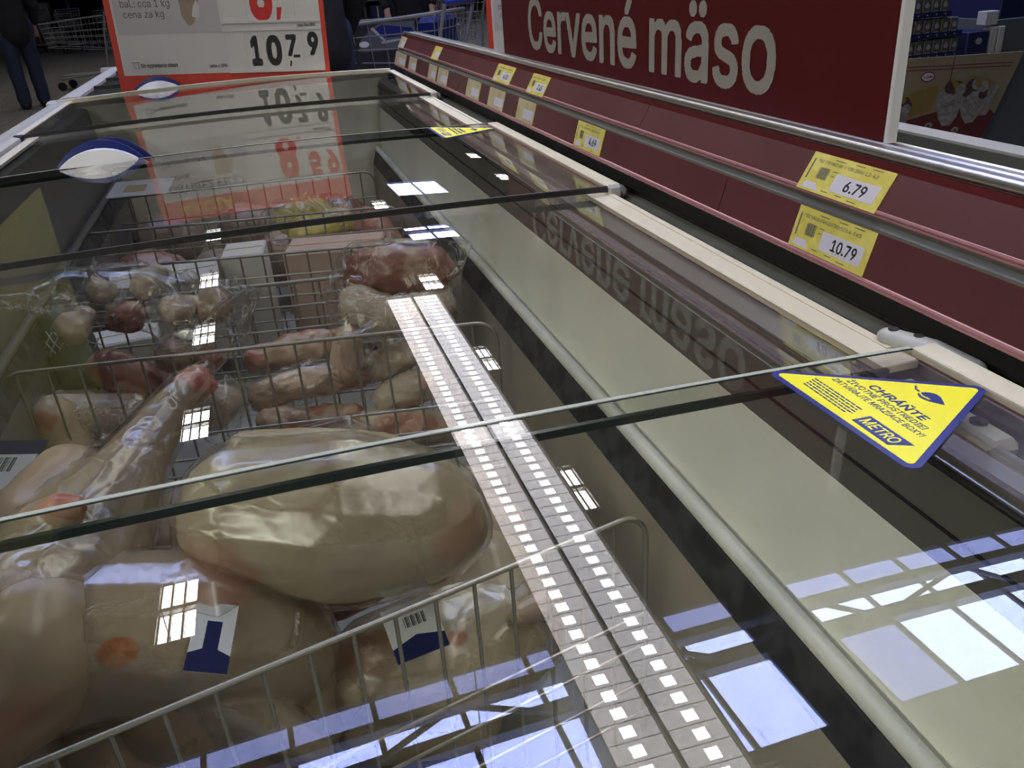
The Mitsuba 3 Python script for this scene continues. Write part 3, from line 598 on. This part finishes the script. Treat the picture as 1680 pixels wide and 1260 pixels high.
k = pork('bagged_chop', 'small whitish bagged piece right of the red trotter stump', [[(-.165, 1.47, -.401, .036), (-.194, 1.47, -.433, .028)]], mat=FAT, seed=45, bag=dict(chains=[[(-.165, 1.46, -.395, .04), (-.18, 1.46, -.44, .034)]], grow=.004, seed=46, crease=.008))
# pieces filling the basket beneath
for i, (x, y, z, r, mt) in enumerate(((-.37, .80, -.45, .095, SKIN), (-.02, .96, -.42, .09, REDM), (.17, 1.02, -.50, .08, FAT), (-.2, 1.12, -.47, .10, SKINP), (-.36, 1.2, -.50, .09, FAT), (.02, 1.2, -.53, .07, RIB), (.2, 1.2, -.54, .06, FAT))):
    pork('pork_piece', ('pork piece beneath the pork leg', 'dark red meat beneath the big rounded pork piece', 'pale piece right of the big rounded pork piece', 'pink piece beneath the red trotter stump', 'pale piece left below the trotter stump', 'rib piece below the second wire divider', 'pale piece below the second wire divider at right')[i],
         [[(x, y, z, r), (x + .05, y + .03, z - .02, r * .85)]], mat=mt, seed=60 + i, bump=.006)

# ------------------------------------------------------------------ things in the farther baskets
def carton(name, x, y, z, sx, sy, sz, rot, mat, lab, cat_='box', group=None):
    k = thing(name, lab, cat_, group); c, s = math.cos(rot), math.sin(rot)
    P = lambda m: place(m, (x, y, z), (c, s, 0), (-s, c, 0))
    add('body', P(box(-sx / 2, sx / 2, -sy / 2, sy / 2, 0, sz, .004)), mat, k)
    add('flap_seam', P(box(-sx / 2 + .004, sx / 2 - .004, -.002, .002, sz - .001, sz + .0012)), TAGF, k)
    return k
carton('carton', -.30, 2.12, -.55, .26, .16, .22, .05, CARTON, 'large white carton behind the wire dividers, left')
carton('carton', -.10, 2.10, -.55, .10, .12, .26, -.1, CARTON, 'narrow white carton standing between the wire dividers')
carton('carton', .12, 2.07, -.55, .24, .14, .25, -.22, CARTONP, 'pinkish carton behind the wire dividers, right')
carton('carton', -.38, 1.87, -.58, .15, .10, .20, .1, CARTON, 'small white carton at the left between the wire dividers')
def slip(x, y, z, w, h, rot, lab, tilt=.2):
    k = thing('label_card', lab, 'label'); c, s = math.cos(rot), math.sin(rot)
    ex, ey = V([c, s, 0]), V([-s * math.cos(tilt), c * math.cos(tilt), math.sin(tilt)])
    P = lambda m, d=0.: place(m, V([x, y, z]) + V([0, 0, d]), ex, ey)
    add('card', P(flat(list(Polygon([(0, 0), (w, 0), (w, h), (0, h)]).buffer(-.004).buffer(.004).exterior.coords), .0008)), LABELW, k)
    return k, P
k, P = slip(-.46, 2.56, -.22, .17, .11, -.2, 'white tray card with a brown picture under the third lid')
add('picture', P(rect(.04, .03, .10, .075, .0004), .001), prin('picture_brown', (.30, .22, .12), .5), k)
k = pork('bagged_meat', 'yellowish bag of small meat pieces under the third lid, left of the banner reflection', [[(.02, 2.36, -.30, .04), (.10, 2.34, -.29, .045)], [(.06, 2.30, -.33, .05), (.16, 2.30, -.31, .04)]], mat=POLYB, seed=80, bump=.008, bag=dict(chains=[[(.0, 2.35, -.30, .05), (.17, 2.31, -.30, .05)]], grow=.01, seed=81, crease=.014))
k = pork('red_meat_piece', 'dark red meat under the third lid, beside the pale side wall', [[(.24, 2.40, -.36, .06), (.26, 2.20, -.38, .06)]], mat=REDM, seed=82, bump=.008)
k = pork('red_meat_piece', 'dark red meat below the yellowish bag under the third lid', [[(.10, 2.10, -.44, .06), (.24, 2.06, -.44, .06)]], mat=REDM, seed=83, bump=.008)
for i, (x, y, z, r) in enumerate(((-.40, 2.5, -.45, .09), (-.2, 2.5, -.47, .08), (.0, 2.55, -.46, .09), (.2, 2.55, -.45, .08), (-.38, 2.88, -.44, .09), (-.12, 2.88, -.44, .09), (.16, 2.86, -.44, .09))):
    pork('pork_piece', 'pork piece under the %s, %s' % (('third lid', 'last lid')[i > 3], ('far left', 'second from the left', 'third from the left', 'at the right', 'left', 'in the middle', 'right')[i]), [[(x, y, z, r), (x + .06, y - .02, z, r * .8)]], mat=(REDM, SKINP, RIB)[i % 3], seed=90 + i, bump=.008, edge=.014, smooth=8)

# labels that lie on the pork
k = thing('pork_label', 'white and blue label with a barcode on the pig right of the nearest divider', 'label')
def lbl(o, ex, ey): return lambda m, d=0.: place(m, V(o) + d * np.cross(V(ex), V(ey)) / np.linalg.norm(np.cross(V(ex), V(ey))), ex, ey)
def unit(v): v = V(v, dtype=float); return v / np.linalg.norm(v)

def pork_label(k, o, ex, ey, w, h, band, bars=True, word=''):
    ex = unit(ex); ey = V(ey, dtype=float); ey = unit(ey - ex * (ey @ ex)); P = lbl(o, ex, ey)
    add('card', P(rect(0, 0, w, h, .0008)), LABELW, k)
    if band: add('blue_band', P(flat([(0, 0), (w, 0), (w, h * band), (w * .5, h * band * 1.5), (0, h * band)], .0004), .0009), LBLUE, k)
    if bars: add('barcode', P(cat([rect(w * (.35 + .035 * i), h * .55, w * (.35 + .035 * i) + w * (.010 + .008 * (i * 5 % 3)), h * .75, .0003) for i in range(12)]), .0009), INK, k)
    if word:
        add('badge', P(rect(w * .32, h * .22, w * .68, h * .72, .0004), .0009), LBLUE, k)
        add('badge_lettering', P(place(text(word, h * .10, w * .30, True, .0003), (w * .35, h * .60, 0), (1, 0, 0), (0, 1, 0))), STY, k)
pork_label(k, (.032, .664, -.362), (.98, .12, .05), (.1, .75, .45), .058, .06, .26)
k = thing('pork_label', 'small white label with a blue badge on the stamped pig at the left', 'label')
pork_label(k, (-.158, .622, -.262), (.9, -.1, -.35), (.25, .85, .12), .038, .078, .24, False, 'METRO')
k = thing('pork_label', 'white label with a dark blue top band at the left edge beside the pork knuckle', 'label')
pork_label(k, (-.425, .90, -.205), (.9, -.25, -.05), (.3, .9, .25), .085, .11, 0., True)
add('blue_band', lbl((-.425, .90, -.205), unit((.9, -.25, -.05)), unit((.3, .9, .25)))(rect(.0, .088, .085, .11, .0004), .0012), LBLUE, k)

# ------------------------------------------------------------------ banners behind, seen in the lids
k = thing('aisle_banner', 'plain yellow aisle banner whose reflection tints the left of the lids', 'banner')
add('cloth', box(-1.205, -1.2, 1.5, 4.88, .54, 1.75), prin('banner_yellow', (.24, .20, .006), .6), k)
add('rod', tube([(-1.2, 1.45, 1.76), (-1.2, 4.93, 1.76)], .012, 8), CHROME, k)
add('cable', cat([tube([(-1.2, y, 1.76), (-1.2, y, 5.4)], .004, 5) for y in (1.8, 4.6)]), STEEL, k)

# ------------------------------------------------------------------ neighbouring freezers
def plain_freezer(lab, y0, y1, xl=-.66, xr=.6):
    k = thing('chest_freezer', lab, 'freezer')
    add('body', box(xl + .005, xr, y0, y1, -.85, -.12), BODY, k); add('plinth', box(xl + .05, xr - .05, y0 + .03, y1, FLOOR, -.85), BLACK, k)
    add('left_frame', along_y([(xl, -.12), (xl, -.05), (xl + .02, -.01), (xl + .05, 0), (xl + .10, 0), (xl + .10, -.12)], y0, y1), FRAME, k)
    add('far_bar', box(xl, xr, y1 - .05, y1, -.12, .0), FRAME, k); add('near_bar', box(xl, xr - .1, y0, y0 + .05, -.1, -.008), FRAME, k)
    add('lid_pane', trimesh.Trimesh([(xl + .1, y0 + .05, -.005), (xr - .16, y0 + .05, -.005), (xr - .16, y1 - .05, -.005), (xl + .1, y1 - .05, -.005)], [(0, 1, 2), (0, 2, 3)], process=False), GLASS, k)
    add('inner_floor', box(xl + .1, xr - .1, y0 + .05, y1 - .05, -.121, -.118), LINERT, k)
    for i in range(1, 4): add('lid_bar', box(xl + .1, xr - .16, y0 + (y1 - y0) * i / 4, y0 + (y1 - y0) * i / 4 + .012, -.012, .002), GASKET, k)
    return k
k = plain_freezer('second white chest freezer continuing behind the price sign', 3.16, 4.45, xr=.22)
add('end_bar', box(-.66, .46, 3.13, 3.16, -.12, -.008, .004), FRAME, k)
add('end_board', box(-.6, .46, 3.132, 3.158, -.85, -.12), BODY, k)
k = thing('chest_freezer', 'freezer beyond the price rail, only its white edge and dark lid in view', 'freezer')
add('body', box(.56, 1.10, Y0, Y1, -.85, -.14), BODY, k); add('plinth', box(.66, 1.05, Y0, Y1, FLOOR, -.85), BLACK, k)
add('right_frame', along_y([(1.10, -.14), (1.10, -.05), (1.085, -.012), (1.065, 0.), (1.02, 0.), (1.015, -.14)], Y0, Y1), FRAME, k, text='white rounded edge')
add('lid_pane', skin([(.56, -.012), (.645, -.002), (.74, .006), (.84, .008), (.93, .006), (1.018, -.002)], Y0, Y1), GLASS, k, smooth=True)
add('inner_floor', box(.605, 1.01, Y0, Y1, -.141, -.138), VENT, k)
for i, (a, b) in enumerate(((.1, .3), (.5, .25), (.85, .35), (1.3, .3), (1.8, .4))):
    add('goods', box(.80 + .01 * i, .98 + .004 * i, a, a + b, -.138, -.05, .02), (TRACK, LINERD, TRACK)[i % 3], k)

# ------------------------------------------------------------------ display stand of dessert boxes at the right
DK = thing('dessert_display', 'cream coloured display stand with a dessert picture, right of the red banner', 'display stand')
CRM = prin('display_cream', (.25, .205, .12), .6); DBR = prin('display_brown', (.16, .03, .03), .6); DRED = prin('display_red', (.11, .018, .016), .6)
DW = prin('dessert_white', speck((.20, .18, .16), (.29, .27, .24), 60), .6); DY = prin('dessert_gold', (.22, .15, .035), .6); DGL = prin('dessert_dark', (.06, .035, .03), .6)
dy = 3.6; dz0, dz1 = -.70, -.235
add('panel', trimesh.Trimesh([(2.6, dy, dz0 + .02), (3.60, dy, dz0), (3.78, dy, -.255), (2.6, dy, -.215), (2.6, dy + .02, dz0), (3.60, dy + .02, dz0), (3.78, dy + .02, -.255), (2.6, dy + .02, -.215)],
    [(0, 1, 2), (0, 2, 3), (4, 6, 5), (4, 7, 6), (3, 2, 6), (3, 6, 7), (1, 5, 6), (1, 6, 2), (0, 3, 7), (0, 7, 4), (0, 4, 5), (0, 5, 1)], process=False), CRM, DK)
add('side', box(3.62, 4.4, dy + .05, dy + .6, FLOOR, -.1), prin('display_side', (.09, .10, .10), .5), DK, text='dark side wall')
add('base', box(2.5, 3.6, dy + .03, dy + .7, FLOOR, -.262), DBR, DK)
add('top_board', box(2.8, 3.55, dy + .021, dy + .5, -.262, -.2455), CRM, DK)
D2 = lambda m, z=0.: place(m, (0, dy - .001 - z, 0), (1, 0, 0), (0, 0, 1))
pf = lambda P, mat, nm, z=0.: add(nm, D2(flat(P, .0008), z), mat, DK)
ell = lambda cx, cz, rx, rz, n=20, a0=0, a1=2 * math.pi: [(cx + rx * math.cos(a0 + (a1 - a0) * i / n), cz + rz * math.sin(a0 + (a1 - a0) * i / n)) for i in range(n + (a1 - a0 < 6))]
pf([(2.95, -.262), (3.72, -.300), (3.72, -.304), (2.95, -.266)], DBR, 'rule'); pf([(2.95, -.278), (3.71, -.315), (3.71, -.319), (2.95, -.282)], DBR, 'rule')
pf([(3.35, -.245), (3.354, -.245), (3.34, -.45), (3.336, -.45)], DGL, 'panel_joint')
pf([(2.9, -.52), (3.12, -.525), (3.3, -.50), (3.42, -.48), (3.6, -.50), (3.66, -.55), (3.61, -.66), (2.9, -.66)], DRED, 'picture_ground', .001)
pf(ell(3.205, -.325, .042, .024), DBR, 'brand_oval', .001); pf(ell(3.205, -.325, .036, .019), CARDL, 'brand_oval', .002)
add('brand_lettering', D2(place(text('Dr. Oetker', .012, .058, True, .0006), (3.176, -.331, 0), (1, 0, 0), (0, 1, 0)), .003), DBR, DK)
pf([(3.11, -.40), (3.19, -.375), (3.185, -.50), (3.12, -.51)], DY, 'dessert_box', .002); pf([(3.2, -.375), (3.275, -.37), (3.25, -.49), (3.19, -.50)], DY, 'dessert_box', .003)
for i, (cx, cz, s) in enumerate(((3.06, -.47, .9), (3.36, -.44, 1.15), (3.5, -.44, 1.15), (3.58, -.44, .9))):
    pf([(cx - .075 * s, cz), (cx + .075 * s, cz), (cx + .05 * s, cz - .085 * s), (cx + .02 * s, cz - .12 * s), (cx - .02 * s, cz - .12 * s), (cx - .05 * s, cz - .085 * s)], DW, 'dessert_bowl', .003 + .001 * i)
    for j in range(6):
        a = j * 2.4 + i; pf(ell(cx + .045 * s * math.cos(a), cz + .02 * s + .028 * s * math.sin(a), .03 * s, .026 * s, 12), DW if j % 3 else DGL, 'dessert_scoop', .008 + .0006 * j + .001 * i)
    pf([(cx - .03 * s, cz + .095 * s), (cx + .03 * s, cz + .055 * s), (cx + .01 * s, cz + .03 * s)], DY, 'wafer', .014 + .001 * i)
for i, (cx, cz) in enumerate(((3.2, -.60), (3.335, -.615), (3.42, -.605), (3.25, -.565))):
    pf(ell(cx, cz, .024, .017, 14), DW, 'biscuit', .004); pf(ell(cx, cz, .009, .006, 10), DGL, 'biscuit_hole', .005)
# dark blue trays of dessert cups on top, three tiers
DBL = prin('tray_blue', (.012, .016, .06), .4); CUPM = prin('cup_print', speck((.07, .066, .06), (.10, .095, .085), 90), .4); CUPW = prin('cup_white', (.26, .25, .26), .4)
n_ = 0
for t, (z, xa, xb) in enumerate(((-.245, 2.98, 3.40), (-.150, 2.96, 3.38), (-.055, 2.94, 3.30))):
    k = thing('dessert_tray', ('lowest', 'middle', 'topmost')[t] + ' dark blue tray of dessert cups on the display stand', 'tray')
    add('tray', cat([box(xa - .02, xb + .01, dy + .02, dy + .3, z, z + .006), box(xa - .02, xb + .01, dy + .02, dy + .026, z, z + .026), box(xa - .02, xa - .014, dy + .02, dy + .3, z, z + .026), box(xb + .004, xb + .01, dy + .02, dy + .3, z, z + .026)]), DBL, k)
    x = xa + .02; i = 0
    while x < xb - .02:
        c = thing('dessert_cup', 'grey dessert cup with white print in the %s tray, %s from the left' % (('lowest', 'middle', 'topmost')[t], ('first', 'second', 'third', 'fourth', 'fifth', 'sixth', 'seventh', 'eighth')[i]), 'cup', 'dessert cups in the trays')
        add('cup', box(x - .0235, x + .0235, dy + .03, dy + .08, z + .0065, z + .088, .004), CUPM, c)
        add('print', place(cat([flat(ell(0, .052, .012, .010, 10), .0008), rect(-.013, .020, .013, .030, .0008), flat([(-.014, .054), (0, .072), (.014, .054)], .0008)]), (x, dy + .0295, z), (1, 0, 0), (0, 0, 1)), CUPW, c)
        add('tray_mark', place(flat(ell(0, .013, .005, .004, 8), .0006), (x, dy + .0195, z), (1, 0, 0), (0, 0, 1)), CUPW, c)
        x += .052; i += 1
for i, (x, z) in enumerate(((3.55, -.12), (3.59, -.12), (3.60, -.195), (3.645, -.195), (3.60, -.255), (3.645, -.255))):
    k = thing('white_packet', 'small white packet at the right on the display stand, %s' % ('upper left', 'upper right', 'middle left', 'middle right', 'lower left', 'lower right')[i], 'packet', 'white packets on the display stand')
    add('body', box(x - .019, x + .019, dy + .03, dy + .09, z + .003, z + .068, .003), prin('packet_white', (.40, .39, .37), .5) if 'packet_white' not in scene else 'packet_white', k); add('seam', box(x - .001, x + .001, dy + .029, dy + .031, z + .006, z + .064), CARDL, k)
k = thing('blue_carton', 'dark blue carton with a pale round mark beside the trays on the display stand', 'box')
add('body', box(3.43, 3.56, dy + .02, dy + .3, -.245, -.14, .003), DBL, k); add('mark', place(flat(ell(0, 0, .02, .016), .0008), (3.50, dy + .0195, -.185), (1, 0, 0), (0, 0, 1)), CUPW, k)
k = thing('blue_carton', 'stack of dark blue cartons at the right edge above the display stand', 'box')
add('body', box(3.68, 4.3, dy + .1, dy + .5, -.1, .25, .004), DBL, k); add('tape', box(3.68, 4.3, dy + .098, dy + .1, .05, .07), CUPW, k)

# ------------------------------------------------------------------ shoppers, trolleys and a car far behind
JACK = prin('jacket_black', (.008, .008, .009), .8); JEAN = prin('jeans_blue', (.016, .022, .045), .8); SKN = prin('skin_tone', (.45, .28, .2), .5); HAIR = prin('hair_dark', (.03, .02, .015), .6); SHOE = prin('shoe_black', (.012, .012, .012), .5)
def person(x, y, rot, h, lab, jean=JEAN, jack=JACK):
    k = thing('person', lab, 'person'); s = h / 1.78; c, sn = math.cos(rot), math.sin(rot)
    W = lambda px, py, pz: (x + s * (c * px - sn * py), y + s * (sn * px + c * py), FLOOR + s * pz)
    ch = lambda *pts: [(*W(a, b, d), r * s) for a, b, d, r in pts]
    body = [ch((-.0, 0, .98, .15), (0, .0, 1.22, .15), (0, 0, 1.40, .13)), ch((-.17, 0, 1.42, .07), (.17, 0, 1.42, .07)), ch((0, 0, 1.45, .06), (0, .01, 1.56, .055)), ch((0, .02, 1.62, .085), (0, .03, 1.69, .09), (0, .0, 1.70, .088))]
    for q in (-1, 1):
        body += [ch((q * .10, 0, .93, .10), (q * .11, .05 * q, .50, .068), (q * .11, -.02 + .06 * q, .09, .05)), ch((q * .11, -.02 + .06 * q, .06, .05), (q * .12, .16 + .06 * q, .04, .038)),
                 ch((q * .21, 0, 1.40, .06), (q * .27, .02, 1.12, .045), (q * .24, .16, .92, .036)), ch((q * .24, .17, .90, .034), (q * .24, .21, .84, .03))]
        for f in range(4): body += [ch((q * .24 + (f - 1.5) * .018, .21, .84, .011), (q * .24 + (f - 1.5) * .02, .235, .775 + .006 * abs(f - 1.5), .008))]
        body += [ch((q * .215, .21, .86, .011), (q * .20, .235, .81, .009))]
    add('body', blob(body, edge=.03 * s, smooth=5, bump=0), SKN, k, smooth=True)
    legs = []
    for q in (-1, 1): legs += [ch((q * .10, 0, .93, .115), (q * .11, .05 * q, .50, .084), (q * .11, -.02 + .06 * q, .10, .075))]
    add('trousers', blob(legs, edge=.03 * s, smooth=5, bump=.012, freq=9), jean, k, smooth=True)
    coat = [ch((0, 0, .86, .19), (0, 0, 1.22, .175), (0, 0, 1.40, .15)), ch((-.18, 0, 1.41, .085), (.18, 0, 1.41, .085))]
    for q in (-1, 1): coat += [ch((q * .22, 0, 1.39, .078), (q * .28, .02, 1.12, .063), (q * .25, .15, .95, .052))]
    add('jacket', blob(coat, edge=.03 * s, smooth=5, bump=.012, freq=8), jack, k, smooth=True)
    for q in (-1, 1): add('shoe', blob([ch((q * .11, -.03 + .06 * q, .05, .058), (q * .12, .17 + .06 * q, .035, .045))], edge=.02, smooth=4, bump=0), SHOE, k, smooth=True)
    add('hair', blob([ch((0, -.01, 1.70, .105), (0, -.03, 1.66, .095))], edge=.02, smooth=4, bump=.004), HAIR, k, smooth=True)
    return k
person(-2.72, 12.4, .3, 1.86, 'person in a black jacket and dark blue jeans standing at the far left')
person(.33, 4.75, .25, 1.80, 'person in dark clothes standing right behind the left price sign')
person(1.72, 9.6, 3.0, 1.75, 'person in black partly hidden between the price rail and the trolley')
CARTM = prin('trolley_steel', (.30, .30, .30), .4, metal=.5)
def trolley(x, y, rot, lab, seat=None):
    k = thing('shopping_trolley', lab, 'shopping trolley'); c, s = math.cos(rot), math.sin(rot)
    P = lambda m: place(m, (x, y, FLOOR), (c, s, 0), (-s, c, 0))
    q = lambda a, b, d: V([a, b, d]); top = [q(-.28, -.45, .98), q(.28, -.45, .98), q(.22, .45, .92), q(-.22, .45, .92)]; bot = [q(-.2, -.40, .52), q(.2, -.40, .52), q(.17, .42, .60), q(-.17, .42, .60)]
    ring = lambda R, r: tube(list(R) + [R[0]], r, 6)
    add('basket_rim', P(ring(top, .011)), CARTM, k)
    w = [ring([t * a + b * (1 - a) for t, b in zip(top, bot)], .004) for a in (0., .2, .4, .6, .8)]
    for i in range(4):
        for a in np.linspace(0, 1, 9)[:-1]:
            j = (i + 1) % 4; w.append(tube([top[i] * (1 - a) + top[j] * a, bot[i] * (1 - a) + bot[j] * a], .003, 5))
    kk = add('basket_wires', P(cat(w)), CARTM, k); label(kk, None, None, None, 'stuff')
    add('handle', P(tube([q(-.27, -.52, 1.03), q(.27, -.52, 1.03)], .017, 8)), STB, k)
    for e in (-1, 1):
        add('leg_frame', P(tube([q(e * .27, -.52, 1.03), q(e * .25, -.44, .75), q(e * .24, -.36, .22), q(e * .2, .36, .16)], .013, 7)), CARTM, k)
        for f in (-.36, .36):
            wl = trimesh.creation.cylinder(.06, .03, sections=16); wl.apply_transform(trimesh.transformations.rotation_matrix(math.pi / 2, [0, 1, 0])); wl.apply_translation((e * .22, f, .06)); add('wheel', P(wl), BLACK, k)
    add('rack', P(box(-.2, .2, -.34, .34, .19, .205)), CARTM, k)
    if seat: add('child_seat', P(box(-.22, .22, -.42, -.30, .70, .96, .03)), seat, k, text='coloured child seat')
    return k
trolley(-2.35, 14.6, 1.4, 'steel trolley behind the person in blue jeans at the far left')
trolley(-4.3, 25.5, .3, 'small distant trolley left of the price sign, nearer one'); trolley(-3.6, 27.5, .5, 'small distant trolley beside the left edge of the price sign')
trolley(-5.4, 27., .4, 'distant trolley behind the black jacket')
trolley(.86, 5.75, 1.0, 'trolley with a dark blue child seat beyond the end of the price rail', HBLUE)
trolley(2.25, 10.2, .2, 'tall steel trolley above the burgundy rail, left of the second price sign')
k = thing('printed_carton', 'dark carton with a picture of a silver car in the blue seated trolley', 'box')
PCX, PCY, PCZ = .80, 5.62, -.365
add('body', box(PCX - .16, PCX + .24, PCY, PCY + .24, PCZ, .06, .005), prin('carton_dark', (.02, .02, .024), .4), k)
pc = lambda P, mat, nm, z=0.: add(nm, place(flat([(PCX + x_, y_) for x_, y_ in P], .0008), (0, PCY - .001 - z, 0), (1, 0, 0), (0, 0, 1)), mat, k)
pc([(-.13, -.06), (-.04, .015), (.02, .04), (.23, .04), (.23, -.12), (-.13, -.12)], prin('print_grey', (.10, .10, .11), .4), 'car_print')
pc([(-.03, .005), (.025, .03), (.21, .0), (.22, -.035), (.03, -.05)], HBLUE, 'windscreen_print', .001)
pc([(-.05, .012), (-.035, .022), (.04, -.06), (.025, -.065)], FRAME, 'pillar_print', .002)
pc(ell(-.10, -.075, .032, .018), HWHITE, 'headlight_print', .003)
pc([(.01, -.065), (.22, -.05), (.22, -.06), (.01, -.08)], FRAME, 'bonnet_print', .001)
RK = prin('rack_grey', (.12, .12, .125), .6)
for i, (x, y, w) in enumerate(((3.2, 24., 3.), (7.5, 22., 3.), (-9., 30., 4.), (0., 32., 4.))):
    k = thing('store_rack', ('grey store rack far behind the trolleys', 'grey store rack far right behind the display stand', 'grey store rack far behind at the left', 'grey store rack far behind the middle')[i], 'rack')
    for z in (FLOOR + .1, FLOOR + .7, FLOOR + 1.3, FLOOR + 1.9): add('shelf', box(x, x + w, y, y + .6, z, z + .04), RK, k)
    for xx in (x, x + w / 2, x + w): add('upright', box(xx - .03, xx + .03, y + .5, y + .6, FLOOR, FLOOR + 2.3), RK, k)
    for z in (FLOOR + .14, FLOOR + .74, FLOOR + 1.34):
        xx = x + .1; nb = 0
        while xx < x + w - .4:
            ww = rng.uniform(.22, .42); ci = int(rng.integers(5)); b_ = thing('store_box', '%s box %s on the %s shelf of the %s' % (('grey', 'white', 'dark red', 'dark blue', 'tan')[ci], ('first from the left', 'second from the left', 'third from the left', 'fourth from the left', 'fifth from the left', 'sixth from the left', 'seventh from the left', 'eighth from the left', 'ninth from the left', 'tenth from the left', 'eleventh from the left', 'twelfth from the left')[min(nb, 11)], ('lowest', 'middle', 'upper')[int(round((z - FLOOR - .14) / .6))], ('trolley rack', 'rack far right', 'rack far left', 'rack far behind')[i]), 'box', 'boxes on the far store racks'); nb += 1
            hh = rng.uniform(.25, .5); add('body', box(xx, xx + ww, y + .05, y + .5, z + .002, z + hh, .01), (RK, CARTON, DRED, DBL, LINERT)[ci], b_)
            add('tape', box(xx + ww / 2 - .02, xx + ww / 2 + .02, y + .045, y + .05, z + .01, z + hh - .02), TAGF, b_); xx += ww + rng.uniform(.04, .2)

# ------------------------------------------------------------------ stamps, folds and film on the pork
def stamp(parent, c, n, rx, ry, txt='stamp'):
    """an inked oval: the skin's own faces inside the oval, lifted by half a millimetre"""
    m = BODY_MESH[parent]; n = unit(n); ex = unit(np.cross(n, [0, 1., .2])); ey = np.cross(n, ex)
    v = V(m.vertices); c = v[np.argmin(((v - V(c)) ** 2).sum(1))]
    near = np.linalg.norm(v - c, axis=1) < 2.5 * max(rx, ry); f = V(m.faces)[near[V(m.faces)].all(1)]
    for _ in range(3): v, f = trimesh.remesh.subdivide(v, f)
    q = v - c; d = ((q @ ex) / rx) ** 2 + ((q @ ey) / ry) ** 2 + .5 * (meshkit.noise(v * 160, 3) - .5)
    f = f[(d[f] < 1).all(1)]; p = trimesh.Trimesh(v, f, process=True)
    p.vertices = V(p.vertices) + .0006 * V(p.vertex_normals)
    add(txt, p, STAMP, parent, smooth=True, text='brownish orange oval ink stamp')
stamp(k2, (-.222, .665, -.262), (-.15, -.55, .82), .017, .013)
stamp(k3, (.105, .722, -.398), (.1, -.5, .85), .012, .010)
k = thing('netted_bag', 'dark greenish bag under a white net at the left edge, behind the second wire divider', 'bag')
nb = blob([[(-.45, 1.69, -.27, .032), (-.43, 1.66, -.31, .045), (-.415, 1.61, -.36, .04)]], bump=.004)
add('body', nb, prin('netted_green', (.07, .085, .06), .5), k, smooth=True)
net = []
for i in range(-7, 8):
    for sg in (1, -1):
        p = V([-.50, 1.66, -.31]) + V([.03, -.03, -.04]) * 0; t = np.linspace(-.11, .11, 12)
        pts = [(-.43 + a * .6 + i * .016, 1.60 - .1 * abs(a) , -.31 + sg * a * .8) for a in t]
        o = [(q[0], 0, q[2]) for q in pts]; out = []
        for q in pts:
            d = V([q[0] + .43, q[2] + .31]); rr = .055 ** 2 - (d ** 2).sum()
            if rr > 0: out.append((q[0], 1.66 - .9 * math.sqrt(rr), q[2]))
        if len(out) > 2: net.append(tube(out, .0012, 5))
kk = add('net', cat(net), LABELW, k, text='white net'); label(kk, None, None, None, 'stuff')
